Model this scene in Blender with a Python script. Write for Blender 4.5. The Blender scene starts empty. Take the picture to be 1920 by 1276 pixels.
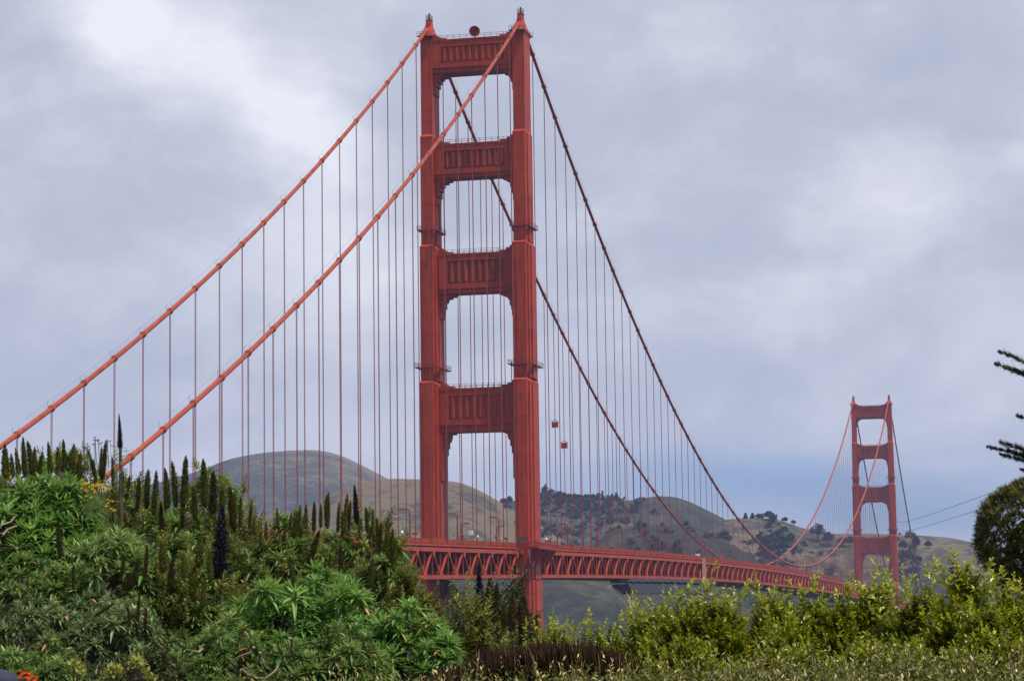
import bpy, math, random
import numpy as np
from mathutils import Vector, Matrix

# ------------------------------------------------------------------ camera, light
SC = bpy.context.scene
COL = SC.collection
PI = math.pi
W, H, FPX = 1920.0, 1276.0, 4810.97
CAM = np.array([173.37, -711.14, 50.374])
YAW, PITCH, ROLL = -0.2261, 0.1142, -0.0141
FW = np.array([math.sin(YAW)*math.cos(PITCH), math.cos(YAW)*math.cos(PITCH), math.sin(PITCH)])
R0 = np.array([math.cos(YAW), -math.sin(YAW), 0.0])
U0 = np.cross(R0, FW)
RT = R0*math.cos(ROLL) + U0*math.sin(ROLL)
UP = -R0*math.sin(ROLL) + U0*math.cos(ROLL)
cd = bpy.data.cameras.new('camera')
co = bpy.data.objects.new('camera', cd)
COL.objects.link(co)
co.matrix_world = Matrix(((RT[0], UP[0], -FW[0], CAM[0]), (RT[1], UP[1], -FW[1], CAM[1]),
                          (RT[2], UP[2], -FW[2], CAM[2]), (0, 0, 0, 1)))
cd.sensor_width = 36.0
cd.sensor_fit = 'HORIZONTAL'
cd.lens = FPX/W*36.0
cd.clip_start = 0.5
cd.clip_end = 60000
SC.camera = co

SUN_AZ = math.radians(108)      # compass azimuth from +Y (north) clockwise
SUN_EL = math.radians(65)
SKY_STRENGTH = 0.1
sl = bpy.data.lights.new('sun', 'SUN')
sl.energy = 5.0
sl.angle = math.radians(0.8)
sl.color = (1.0, 0.92, 0.78)
so = bpy.data.objects.new('sun', sl)
COL.objects.link(so)
sdir = Vector((math.sin(SUN_AZ)*math.cos(SUN_EL), math.cos(SUN_AZ)*math.cos(SUN_EL), math.sin(SUN_EL)))
so.rotation_euler = (-sdir).to_track_quat('-Z', 'Y').to_euler()
so.location = (400, -900, 900)

SC.view_settings.view_transform = 'Standard'
SC.view_settings.look = 'None'
SC.view_settings.exposure = 0.0
SC.view_settings.gamma = 1.0
SC.cycles.use_denoising = True
SC.cycles.max_bounces = 6
SC.cycles.volume_bounces = 0


def build_world():
    w = bpy.data.worlds.new('World')
    SC.world = w
    w.use_nodes = True
    nt = w.node_tree
    nt.nodes.clear()
    N, L = nt.nodes, nt.links

    def mth(op, a, b=None, c=None, clamp=False):
        n = N.new('ShaderNodeMath')
        n.operation = op
        n.use_clamp = clamp
        for i, v in enumerate((a, b, c)):
            if v is None:
                continue
            if isinstance(v, (int, float)):
                n.inputs[i].default_value = v
            else:
                L.new(v, n.inputs[i])
        return n.outputs[0]

    tc = N.new('ShaderNodeTexCoord')
    sep = N.new('ShaderNodeSeparateXYZ')
    L.new(tc.outputs['Generated'], sep.inputs[0])
    az = mth('ARCTAN2', sep.outputs['X'], sep.outputs['Y'])
    el = mth('ARCSINE', sep.outputs['Z'])
    com = N.new('ShaderNodeCombineXYZ')
    L.new(az, com.inputs[0])
    L.new(el, com.inputs[1])

    def noise(scale, detail, rough, stretch=(1, 1, 1), off=(0, 0, 0), dist=0.0):
        mp = N.new('ShaderNodeMapping')
        mp.inputs['Scale'].default_value = stretch
        mp.inputs['Location'].default_value = off
        L.new(com.outputs[0], mp.inputs[0])
        n = N.new('ShaderNodeTexNoise')
        n.inputs['Scale'].default_value = scale
        n.inputs['Detail'].default_value = detail
        n.inputs['Roughness'].default_value = rough
        n.inputs['Distortion'].default_value = dist
        L.new(mp.outputs[0], n.inputs['Vector'])
        return n
    # warp of the angular coordinates so that the cloud banks get ragged outlines
    wn = noise(9, 5, 0.6, (1, 1.5, 1), (3.1, 1.7, 0))
    ws = N.new('ShaderNodeSeparateColor')
    L.new(wn.outputs['Color'], ws.inputs[0])
    azw = mth('ADD', az, mth('MULTIPLY', mth('SUBTRACT', ws.outputs[0], 0.5), 0.075))
    elw = mth('ADD', el, mth('MULTIPLY', mth('SUBTRACT', ws.outputs[1], 0.5), 0.05))

    def blob(px, py, sx, sy, ang, amp):
        a0 = YAW + (px-960)/FPX
        e0 = (1190-py)/FPX
        c, s = math.cos(ang), math.sin(ang)
        da = mth('SUBTRACT', azw, a0)
        de = mth('SUBTRACT', elw, e0)
        u = mth('ADD', mth('MULTIPLY', da, c*FPX/sx), mth('MULTIPLY', de, s*FPX/sx))
        v = mth('ADD', mth('MULTIPLY', da, -s*FPX/sy), mth('MULTIPLY', de, c*FPX/sy))
        r2 = mth('ADD', mth('MULTIPLY', u, u), mth('MULTIPLY', v, v))
        return mth('MULTIPLY', mth('EXPONENT', mth('MULTIPLY', r2, -1.0)), amp)

    big = noise(6.5, 6, 0.55, (1, 1.9, 1), (0.4, 2.3, 0), 0.5).outputs['Fac']
    fine = noise(22, 9, 0.66, (1, 1.25, 1), (7.4, 0.3, 0), 0.3).outputs['Fac']
    br = mth('MULTIPLY', mth('SUBTRACT', big, 0.5), 1.15)
    br = mth('ADD', br, mth('MULTIPLY', mth('SUBTRACT', fine, 0.5), 0.66))
    # named banks of cloud, in compass direction and height above the horizon
    for b in ((260, 40, 150, 70, -0.75, 0.36), (430, 130, 230, 75, -0.6, 0.44), (590, 260, 130, 170, -0.2, 0.42), (660, 430, 150, 160, 0.1, 0.22),
              (330, 20, 160, 60, 0.0, 0.25), (160, 340, 330, 130, 0, -0.16), (60, 120, 160, 140, 0, -0.10),
              (420, 560, 500, 90, 0.1, 0.12), (1660, 390, 120, 100, 0.2, 0.34), (1890, 340, 60, 50, 0, 0.20),
              (1760, 300, 260, 200, 0.0, -0.16), (1400, 330, 120, 150, 0, -0.12),
              (1520, 550, 260, 60, 0.1, 0.22), (1250, 120, 260, 120, 0.1, 0.10), (1180, 600, 140, 70, 0, 0.12), (1840, 120, 260, 120, 0, -0.08),
              (1300, 740, 300, 90, 0, 0.0), (860, 330, 250, 200, 0, -0.04)):
        if b[5]:
            br = mth('ADD', br, blob(*b))
    t = mth('ADD', mth('MULTIPLY', br, 0.9), 0.49, clamp=True)
    ramp = N.new('ShaderNodeValToRGB')
    e = ramp.color_ramp.elements
    e[0].position = 0.0
    e[0].color = (3.95/10, 4.45/10, 5.95/10, 1)
    e[1].position = 1.0
    e[1].color = (9.0/10, 9.1/10, 9.9/10, 1)
    m = e.new(0.42)
    m.color = (5.4/10, 5.7/10, 6.9/10, 1)
    L.new(t, ramp.inputs[0])
    cl = N.new('ShaderNodeVectorMath')
    cl.operation = 'SCALE'
    cl.inputs['Scale'].default_value = 10.0
    L.new(ramp.outputs[0], cl.inputs[0])
    # clear strip of blue sky under the cloud deck on the right
    sky = N.new('ShaderNodeTexSky')
    sky.sky_type = 'NISHITA'
    sky.sun_disc = False
    sky.sun_elevation = SUN_EL
    sky.sun_rotation = SUN_AZ
    sky.altitude = 50
    sky.air_density = 1.0
    sky.dust_density = 1.2
    gap = mth('ADD', mth('MULTIPLY', blob(1560, 950, 620, 85, 0.0, 1.0), 0.9), mth('MULTIPLY', mth('SUBTRACT', fine, 0.5), 0.5))
    gap = mth('MULTIPLY', mth('SUBTRACT', gap, 0.12), 1.15, clamp=True)
    gap = mth('MULTIPLY', gap, 1.0)
    tint = N.new('ShaderNodeVectorMath')
    tint.operation = 'MULTIPLY'
    tint.inputs[1].default_value = (0.66, 0.86, 1.35)
    L.new(sky.outputs[0], tint.inputs[0])
    mx = N.new('ShaderNodeMix')
    mx.data_type = 'RGBA'
    L.new(gap, mx.inputs[0])
    L.new(cl.outputs[0], mx.inputs[6])
    L.new(tint.outputs[0], mx.inputs[7])
    bg = N.new('ShaderNodeBackground')
    bg.inputs['Strength'].default_value = SKY_STRENGTH
    L.new(mx.outputs[2], bg.inputs['Color'])
    out = N.new('ShaderNodeOutputWorld')
    L.new(bg.outputs[0], out.inputs['Surface'])


build_world()

# ------------------------------------------------------------------ helpers
rng = np.random.default_rng(11)
random.seed(5)


def ray(px, py):
    return FW + RT*((px-W/2)/FPX) - UP*((py-H/2)/FPX)


def at(px, py, dist):
    """point seen at a pixel, at a horizontal distance from where the photographer stood"""
    d = ray(px, py)
    return CAM + d*(dist/math.hypot(d[0], d[1]))


def tag(o, label=None, cat=None, group=None, kind=None):
    if label:
        o['label'] = label
    if cat:
        o['category'] = cat
    if group:
        o['group'] = group
    if kind:
        o['kind'] = kind
    return o


def empty(name, loc=(0, 0, 0)):
    o = bpy.data.objects.new(name, None)
    o.location = tuple(float(v) for v in loc)
    o.empty_display_size = 0.5
    COL.objects.link(o)
    return o


def raw_mesh(name, verts, loops, starts, mat, rnd=None, smooth=False):
    me = bpy.data.meshes.new(name)
    nv, nl, nf = len(verts), len(loops), len(starts)
    me.vertices.add(nv)
    me.vertices.foreach_set('co', np.asarray(verts, np.float32).ravel())
    me.loops.add(nl)
    me.loops.foreach_set('vertex_index', np.asarray(loops, np.int32))
    me.polygons.add(nf)
    me.polygons.foreach_set('loop_start', np.asarray(starts, np.int32))
    if rnd is not None:
        a = me.attributes.new('rnd', 'FLOAT', 'POINT')
        a.data.foreach_set('value', np.asarray(rnd, np.float32))
    if mat:
        me.materials.append(mat)
    me.update(calc_edges=True)
    me.polygons.foreach_set('use_smooth', np.full(nf, bool(smooth)))
    return me


def link(name, me, parent=None, loc=None):
    o = bpy.data.objects.new(name, me)
    COL.objects.link(o)
    if parent is not None:
        o.parent = parent
    if loc is not None:
        o.location = tuple(float(v) for v in loc)
    return o


class MB:
    """collects boxes, beams, tubes and prisms into one mesh"""
    def __init__(s):
        s.v, s.f = [], []

    def add(s, vs, fs):
        n = len(s.v)
        s.v += [tuple(map(float, p)) for p in vs]
        s.f += [tuple(i+n for i in f) for f in fs]

    def box(s, x0, x1, y0, y1, z0, z1):
        s.add([(x0, y0, z0), (x1, y0, z0), (x1, y1, z0), (x0, y1, z0), (x0, y0, z1), (x1, y0, z1), (x1, y1, z1), (x0, y1, z1)],
              [(3, 2, 1, 0), (4, 5, 6, 7), (0, 1, 5, 4), (1, 2, 6, 5), (2, 3, 7, 6), (3, 0, 4, 7)])

    def frustum(s, cx, cy, a0, b0, z0, a1, b1, z1):
        s.add([(cx-a0, cy-b0, z0), (cx+a0, cy-b0, z0), (cx+a0, cy+b0, z0), (cx-a0, cy+b0, z0),
               (cx-a1, cy-b1, z1), (cx+a1, cy-b1, z1), (cx+a1, cy+b1, z1), (cx-a1, cy+b1, z1)],
              [(3, 2, 1, 0), (4, 5, 6, 7), (0, 1, 5, 4), (1, 2, 6, 5), (2, 3, 7, 6), (3, 0, 4, 7)])

    def beam(s, p0, p1, w, h, up=(0, 0, 1)):
        p0, p1 = Vector(p0), Vector(p1)
        d = (p1-p0).normalized()
        u = Vector(up)
        if abs(d.dot(u)) > 0.98:
            u = Vector((1, 0, 0))
        a = d.cross(u).normalized()*(w/2)
        b = a.cross(d).normalized()*(h/2)
        vs = [p+i*a+j*b for p in (p0, p1) for i, j in ((-1, -1), (1, -1), (1, 1), (-1, 1))]
        s.add(vs, [(3, 2, 1, 0), (4, 5, 6, 7), (0, 1, 5, 4), (1, 2, 6, 5), (2, 3, 7, 6), (3, 0, 4, 7)])

    def tube(s, pts, rad, n=8, caps=True):
        pts = [Vector(p) for p in pts]
        if not hasattr(rad, '__len__'):
            rad = [rad]*len(pts)
        vs = []
        for i, p in enumerate(pts):
            d = (pts[min(i+1, len(pts)-1)]-pts[max(i-1, 0)]).normalized()
            u = Vector((0, 0, 1)) if abs(d.z) < 0.95 else Vector((1, 0, 0))
            a = d.cross(u).normalized()
            b = d.cross(a)
            for k in range(n):
                t = 2*PI*k/n
                vs.append(p+(a*math.cos(t)+b*math.sin(t))*rad[i])
        fs = []
        for i in range(len(pts)-1):
            for k in range(n):
                k2 = (k+1) % n
                fs.append((i*n+k, i*n+k2, (i+1)*n+k2, (i+1)*n+k))
        if caps:
            fs.append(tuple(range(n-1, -1, -1)))
            fs.append(tuple((len(pts)-1)*n+k for k in range(n)))
        s.add(vs, fs)

    def prism(s, poly, axis, a, b):
        """polygon in the plane across an axis, extruded from a to b; axis 'y': (x,z); 'x': (y,z); 'z': (x,y)"""
        def m(p, t):
            return {'y': (p[0], t, p[1]), 'x': (t, p[0], p[1]), 'z': (p[0], p[1], t)}[axis]
        n = len(poly)
        s.add([m(p, a) for p in poly]+[m(p, b) for p in poly],
              [tuple(range(n)), tuple(range(2*n-1, n-1, -1))]+[(i, i+n, (i+1) % n+n, (i+1) % n) for i in range(n)])

    def lathe(s, c, prof, n=12):
        vs = [(c[0]+r*math.cos(2*PI*k/n), c[1]+r*math.sin(2*PI*k/n), c[2]+z) for r, z in prof for k in range(n)]
        fs = [(i*n+k, i*n+(k+1) % n, (i+1)*n+(k+1) % n, (i+1)*n+k) for i in range(len(prof)-1) for k in range(n)]
        fs.append(tuple(range(n-1, -1, -1)))
        fs.append(tuple((len(prof)-1)*n+k for k in range(n)))
        s.add(vs, fs)

    def mesh(s, name, mat, smooth=False):
        loops = [i for f in s.f for i in f]
        st, k = [], 0
        for f in s.f:
            st.append(k)
            k += len(f)
        me = raw_mesh(name, s.v, loops, st, mat, None, smooth)
        # all solids are closed: make normals point outward
        import bmesh
        bm = bmesh.new()
        bm.from_mesh(me)
        bmesh.ops.recalc_face_normals(bm, faces=bm.faces)
        bm.to_mesh(me)
        bm.free()
        return me

    def build(s, name, mat, parent=None, loc=None, smooth=False):
        return link(name, s.mesh(name, mat, smooth), parent, loc)


# numpy value noise ----------------------------------------------------------
_T = np.random.default_rng(3).random((256, 256))


def vnoise(x, y):
    xi, yi = np.floor(x).astype(int), np.floor(y).astype(int)
    fx, fy = x-xi, y-yi
    fx, fy = fx*fx*(3-2*fx), fy*fy*(3-2*fy)
    a, b = _T[xi & 255, yi & 255], _T[(xi+1) & 255, yi & 255]
    c, d = _T[xi & 255, (yi+1) & 255], _T[(xi+1) & 255, (yi+1) & 255]
    return (a*(1-fx)+b*fx)*(1-fy)+(c*(1-fx)+d*fx)*fy


def fbm(x, y, oct=5, gain=0.5):
    s, a, t = 0, 1.0, 0
    for o in range(oct):
        s = s+a*(vnoise(x*2**o+17.3*o, y*2**o+9.1*o)-0.5)
        t += a
        a *= gain
    return s/t


# materials ------------------------------------------------------------------
def new_mat(name):
    m = bpy.data.materials.new(name)
    m.use_nodes = True
    nt = m.node_tree
    b = nt.nodes['Principled BSDF']
    return m, nt, b


def ramp_node(nt, stops):
    r = nt.nodes.new('ShaderNodeValToRGB')
    e = r.color_ramp.elements
    e[0].position, e[0].color = stops[0][0], (*stops[0][1], 1)
    e[1].position, e[1].color = stops[-1][0], (*stops[-1][1], 1)
    for p, c in stops[1:-1]:
        x = e.new(p)
        x.color = (*c, 1)
    return r


def noise_node(nt, scale, detail=5, rough=0.6, vec=None, stretch=None, obj=True):
    n = nt.nodes.new('ShaderNodeTexNoise')
    n.inputs['Scale'].default_value = scale
    n.inputs['Detail'].default_value = detail
    n.inputs['Roughness'].default_value = rough
    g = nt.nodes.new('ShaderNodeNewGeometry')
    if stretch:
        mp = nt.nodes.new('ShaderNodeMapping')
        mp.inputs['Scale'].default_value = stretch
        nt.links.new(g.outputs['Position'], mp.inputs[0])
        nt.links.new(mp.outputs[0], n.inputs['Vector'])
    else:
        nt.links.new(g.outputs['Position'], n.inputs['Vector'])
    return n


def paint(name, c, var=0.25, rough=0.55, scale=0.35, streak=0.35, seams=False):
    """weathered steel paint: blotches, vertical rain streaks, faint plate seams"""
    m, nt, b = new_mat(name)
    c = np.array(c)
    n1 = noise_node(nt, scale, 6, 0.65)
    n2 = noise_node(nt, 1.0, 4, 0.6, stretch=(1.6, 1.6, 0.06))
    mx = nt.nodes.new('ShaderNodeMath')
    mx.operation = 'MULTIPLY_ADD'
    nt.links.new(n2.outputs['Fac'], mx.inputs[0])
    mx.inputs[1].default_value = streak
    m2 = nt.nodes.new('ShaderNodeMath')
    m2.operation = 'MULTIPLY'
    nt.links.new(n1.outputs['Fac'], m2.inputs[0])
    m2.inputs[1].default_value = 1-streak
    nt.links.new(m2.outputs[0], mx.inputs[2])
    r = ramp_node(nt, [(0.37, tuple(c*(1-var)*np.array([1, 1.1, 1.2]))), (0.5, tuple(c)), (0.64, tuple(np.minimum(c*(1+var*.8), 0.95)))])
    nt.links.new(mx.outputs[0], r.inputs[0])
    col = r.outputs[0]
    if seams:
        g = nt.nodes.new('ShaderNodeNewGeometry')
        sp = nt.nodes.new('ShaderNodeSeparateXYZ')
        nt.links.new(g.outputs['Position'], sp.inputs[0])
        md = nt.nodes.new('ShaderNodeMath')
        md.operation = 'PINGPONG'
        nt.links.new(sp.outputs['Z'], md.inputs[0])
        md.inputs[1].default_value = 6.2
        lt = nt.nodes.new('ShaderNodeMath')
        lt.operation = 'LESS_THAN'
        nt.links.new(md.outputs[0], lt.inputs[0])
        lt.inputs[1].default_value = 0.1
        ml = nt.nodes.new('ShaderNodeMath')
        ml.operation = 'MULTIPLY'
        ml.inputs[1].default_value = 0.45
        nt.links.new(lt.outputs[0], ml.inputs[0])
        mm = nt.nodes.new('ShaderNodeMix')
        mm.data_type = 'RGBA'
        nt.links.new(ml.outputs[0], mm.inputs[0])
        nt.links.new(col, mm.inputs[6])
        mm.inputs[7].default_value = (*(c*0.35), 1)
        col = mm.outputs[2]
    nt.links.new(col, b.inputs['Base Color'])
    b.inputs['Roughness'].default_value = rough
    b.inputs['Specular IOR Level'].default_value = 0.2
    return m


def leaf_mat(name, stops, trans=0.25, rough=0.5, spec=0.4):
    """leaf surface; the per-leaf random attribute picks the colour of each leaf"""
    m, nt, b = new_mat(name)
    a = nt.nodes.new('ShaderNodeAttribute')
    a.attribute_name = 'rnd'
    r = ramp_node(nt, stops)
    nt.links.new(a.outputs['Fac'], r.inputs[0])
    nt.links.new(r.outputs[0], b.inputs['Base Color'])
    b.inputs['Roughness'].default_value = rough
    b.inputs['Specular IOR Level'].default_value = spec
    if trans > 0:
        t = nt.nodes.new('ShaderNodeBsdfTranslucent')
        hs = nt.nodes.new('ShaderNodeHueSaturation')
        hs.inputs['Value'].default_value = 1.5
        hs.inputs['Hue'].default_value = 0.485
        nt.links.new(r.outputs[0], hs.inputs['Color'])
        nt.links.new(hs.outputs[0], t.inputs['Color'])
        mx = nt.nodes.new('ShaderNodeMixShader')
        mx.inputs[0].default_value = trans
        nt.links.new(b.outputs[0], mx.inputs[1])
        nt.links.new(t.outputs[0], mx.inputs[2])
        nt.links.new(mx.outputs[0], nt.nodes['Material Output'].inputs['Surface'])
    return m


def flat(name, c, rough=0.6, metal=0.0, var=0.15, scale=2.0):
    m, nt, b = new_mat(name)
    c = np.array(c)
    n = noise_node(nt, scale)
    r = ramp_node(nt, [(0.3, tuple(c*(1-var))), (0.7, tuple(np.minimum(c*(1+var), 1)))])
    nt.links.new(n.outputs['Fac'], r.inputs[0])
    nt.links.new(r.outputs[0], b.inputs['Base Color'])
    b.inputs['Roughness'].default_value = rough
    b.inputs['Metallic'].default_value = metal
    return m


M = {}
ORANGE = (0.36, 0.062, 0.036)
M['tower'] = paint('tower_paint', (0.325, 0.037, 0.014), 0.34, 0.55, 0.3, 0.5, seams=True)
M['strut'] = paint('strut_paint', (0.295, 0.035, 0.014), 0.36, 0.6, 0.5, 0.6)
M['rust'] = paint('stained_strut_paint', (0.24, 0.038, 0.016), 0.45, 0.7, 0.5, 0.7)
M['cable'] = paint('cable_paint', (0.31, 0.050, 0.018), 0.3, 0.45, 0.5, 0.2)
M['rope'] = paint('rope_paint', (0.22, 0.045, 0.035), 0.2, 0.5, 0.5, 0.1)
M['truss'] = paint('truss_paint', (0.34, 0.044, 0.015), 0.3, 0.55, 0.25, 0.3)
M['lamp'] = paint('lamp_paint', (0.20, 0.045, 0.025), 0.2, 0.5, 0.5, 0.1)
M['frame'] = paint('shaded_framing_paint', (0.10, 0.020, 0.014), 0.3, 0.6, 0.4, 0.3)  # darker copy of the bridge red, with the shade under the deck put in
M['deck'] = flat('road_asphalt', (0.06, 0.06, 0.06), 0.9)
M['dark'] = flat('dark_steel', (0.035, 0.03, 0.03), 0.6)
M['concrete'] = flat('concrete', (0.32, 0.30, 0.27), 0.9, 0, 0.25, 0.2)
M['white'] = flat('white_paint', (0.8, 0.8, 0.78), 0.5, 0, 0.05)
M['yellow'] = flat('yellow_paint', (0.7, 0.5, 0.06), 0.5, 0, 0.1)
M['tarp'] = flat('grey_tarp', (0.028, 0.034, 0.042), 0.8, 0, 0.3, 0.5)
M['wrap'] = flat('tan_wrap', (0.26, 0.14, 0.075), 0.8, 0, 0.2, 0.7)
M['bark'] = flat('bark', (0.09, 0.065, 0.045), 0.9, 0, 0.4, 9)
M['stemgreen'] = flat('green_stem', (0.06, 0.085, 0.025), 0.8, 0, 0.3, 9)
M['twig'] = flat('pale_twig', (0.20, 0.155, 0.10), 0.9, 0, 0.3, 20)
M['core'] = flat('shaded_interior', (0.020, 0.019, 0.010), 0.95, 0, 0.4, 14)  # near-black fill standing in for the shade inside a crown
M['glass'] = flat('dark_glass', (0.02, 0.025, 0.03), 0.15)
M['rubber'] = flat('rubber', (0.02, 0.02, 0.02), 0.8)
M['hose'] = flat('pale_hose', (0.35, 0.36, 0.33), 0.6)

# ------------------------------------------------------------------ water, hills, ground
# hills: crest lines across the strait, each at its own distance
RIDGES = [
    # name, distance (by direction), crest, front width, back width, dry grass share
    dict(D=5200, wf=2100, wb=1500, tan=0.30, rough=10, pts=[(-700, 960), (200, 930), (380, 880), (420, 862), (460, 853), (500, 847), (560, 843), (600, 843), (640, 852), (690, 876), (730, 897), (800, 935), (900, 1000), (1000, 1090), (2600, 1120)]),
    dict(D=2680, wf=900, wb=500, tan=0.80, rough=14, pts=[(-700, 1010), (300, 985), (560, 960), (640, 914), (680, 902), (740, 896), (790, 898), (850, 901), (875, 906), (905, 920), (950, 946), (1000, 975), (1060, 1010), (1150, 1080), (2600, 1130)]),
    dict(D=3050, wf=950, wb=700, tan=0.22, rough=12, pts=[(-700, 1190), (800, 1100), (880, 1000), (930, 950), (1000, 927), (1030, 929), (1060, 933), (1100, 933), (1160, 938), (1180, 939), (1220, 931), (1255, 928), (1290, 935), (1330, 955), (1370, 975), (1420, 1003), (1500, 1060), (1600, 1120), (2600, 1190)]),
    dict(D=2280, wf=500, wb=260, tan=0.05, rough=9, pts=[(-700, 1190), (1000, 1140), (1080, 1072), (1120, 1012), (1150, 992), (1190, 985), (1250, 983), (1310, 985), (1350, 1001), (1400, 1032), (1440, 1062), (1500, 1120), (2600, 1190)]),
    dict(D=2750, wf=520, wb=700, tan=0.48, rough=12, pts=[(-700, 1190), (1250, 1100), (1330, 988), (1350, 976), (1390, 970), (1430, 971), (1455, 970), (1500, 985), (1520, 993), (1560, 1000), (1640, 999), (1690, 1001), (1740, 1003), (1790, 1007), (1840, 1018), (1900, 1030), (2100, 1060), (2600, 1100)]),
    dict(D=None, wf=300, wb=900, tan=0.16, rough=10, pts=[(-700, 1100), (600, 1085), (900, 1080), (1100, 1078), (1200, 1088), (1400, 1085), (1700, 1072), (2000, 1085), (2600, 1120)]),
]
GD = ([-700, 1150, 1450, 2600], [1950, 1950, 2360, 2400])


def build_hills():
    px = np.linspace(-650, 2550, 620)
    r = np.concatenate([np.linspace(1560, 2900, 190), np.linspace(2915, 6600, 110)])
    dirs = np.array([ray(p, 1190) for p in px])[:, :2]
    dirs /= np.linalg.norm(dirs, axis=1)[:, None]
    X = CAM[0]+dirs[:, :1]*r[None]
    Y = CAM[1]+dirs[:, 1:]*r[None]
    h = np.full(X.shape, -6.0)
    tan = np.zeros(X.shape)
    n1 = fbm(X/420, Y/420, 6, 0.55)
    n2 = fbm(X/90+5, Y/90, 5, 0.6)
    gul = np.abs(fbm(X/260+40, Y/260+3, 5, 0.5))
    for R in RIDGES:
        D = np.interp(px, *GD)[:, None] if R['D'] is None else np.full((len(px), 1), float(R['D']))
        py = np.interp(px, [p[0] for p in R['pts']], [p[1] for p in R['pts']])
        k = np.ones(9)/9
        pys = np.convolve(np.pad(py, 4, 'edge'), k, 'valid')
        top = np.array([at(a, b, d[0])[2] for a, b, d in zip(px, pys, D)])[:, None]
        s = r[None]-D
        u = np.where(s < 0, np.clip(-s/R['wf'], 0, 1), np.clip(s/R['wb'], 0, 1))
        f = 0.5*(1+np.cos(PI*u))
        f = np.where(s < 0, 0.6*f+0.4*(1-u), f)
        crest = np.clip(u*4, 0, 1)
        z = top*f+(n1*3.6*R['rough']-gul*8.5*R['rough']*np.minimum(1, f*2))*crest*np.clip(f*3, 0, 1)+n2*3.0*np.clip(f*3, 0, 1)*(0.25+crest)
        z = np.where(f <= 0.001, -6, z)
        tan = np.where(z > h, R['tan'], tan)
        h = np.maximum(h, z)
    nx, nr = h.shape
    V = np.stack([X, Y, h], -1).reshape(-1, 3)
    I = np.arange(nx*nr).reshape(nx, nr)
    Q = np.stack([I[:-1, :-1], I[1:, :-1], I[1:, 1:], I[:-1, 1:]], -1).reshape(-1, 4)
    t = np.clip(tan+n1*0.9+n2*0.35, 0, 1)
    m, nt, b = new_mat('hill_scrub_hazed')
    a = nt.nodes.new('ShaderNodeAttribute')
    a.attribute_name = 'rnd'
    nA = noise_node(nt, 0.07, 9, 0.74)
    nB = noise_node(nt, 0.012, 5, 0.6)
    ad = nt.nodes.new('ShaderNodeMath')
    ad.operation = 'MULTIPLY_ADD'
    nt.links.new(nA.outputs['Fac'], ad.inputs[0])
    ad.inputs[1].default_value = 1.9
    nt.links.new(a.outputs['Fac'], ad.inputs[2])
    ad2 = nt.nodes.new('ShaderNodeMath')
    ad2.operation = 'MULTIPLY_ADD'
    nt.links.new(nB.outputs['Fac'], ad2.inputs[0])
    ad2.inputs[1].default_value = 1.05
    nt.links.new(ad.outputs[0], ad2.inputs[2])
    sc = nt.nodes.new('ShaderNodeMath')
    sc.operation = 'MULTIPLY'
    nt.links.new(ad2.outputs[0], sc.inputs[0])
    sc.inputs[1].default_value = 0.5
    rp = ramp_node(nt, [(0.56, (0.014, 0.021, 0.020)), (0.75, (0.036, 0.043, 0.038)), (0.93, (0.078, 0.074, 0.056)), (1.0, (0.165, 0.130, 0.085))])  # scrub and grass tones, cooled to add haze and darkened for cloud shadow
    nt.links.new(sc.outputs[0], rp.inputs[0])
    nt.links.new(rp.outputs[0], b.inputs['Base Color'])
    b.inputs['Roughness'].default_value = 0.95
    b.inputs['Specular IOR Level'].default_value = 0.1
    bp = nt.nodes.new('ShaderNodeBump')
    bp.inputs['Strength'].default_value = 0.9
    bp.inputs['Distance'].default_value = 9.0
    nt.links.new(nA.outputs['Fac'], bp.inputs['Height'])
    nt.links.new(bp.outputs[0], b.inputs['Normal'])
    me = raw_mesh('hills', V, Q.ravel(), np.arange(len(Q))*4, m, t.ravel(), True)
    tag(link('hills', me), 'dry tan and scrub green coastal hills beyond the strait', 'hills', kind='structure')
    return px, r, h


HPX, HR, HH = build_hills()


def hill_z(px, dist):
    i = int(np.argmin(abs(HPX-px)))
    return float(np.interp(dist, HR, HH[i]))


def build_water():
    m, nt, b = new_mat('sea_water')
    b.inputs['Base Color'].default_value = (0.02, 0.045, 0.055, 1)
    b.inputs['Roughness'].default_value = 0.12
    n = noise_node(nt, 0.12, 6, 0.6)
    bp = nt.nodes.new('ShaderNodeBump')
    bp.inputs['Strength'].default_value = 0.5
    bp.inputs['Distance'].default_value = 1.0
    nt.links.new(n.outputs['Fac'], bp.inputs['Height'])
    nt.links.new(bp.outputs[0], b.inputs['Normal'])
    V = [(-14000, -6000, 0), (14000, -6000, 0), (14000, 16000, 0), (-14000, 16000, 0)]
    tag(link('water', raw_mesh('water', V, [0, 1, 2, 3], [0], m)), 'grey blue water of the strait under the bridge', 'water', kind='structure')


build_water()


def gz(x, y):
    """height of the garden ground"""
    dx, dy = x-CAM[0], y-CAM[1]
    s = dx*R0[0]+dy*R0[1]
    t = dx*-R0[1]+dy*R0[0]
    g = -1.5+0.03*(t-10)+0.25*np.clip(-s, 0, 9)
    g = g-0.35*np.clip(t-48, 0, None)-0.02*np.clip(s-12, 0, None)
    return np.maximum(CAM[2]+g, -8)


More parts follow.
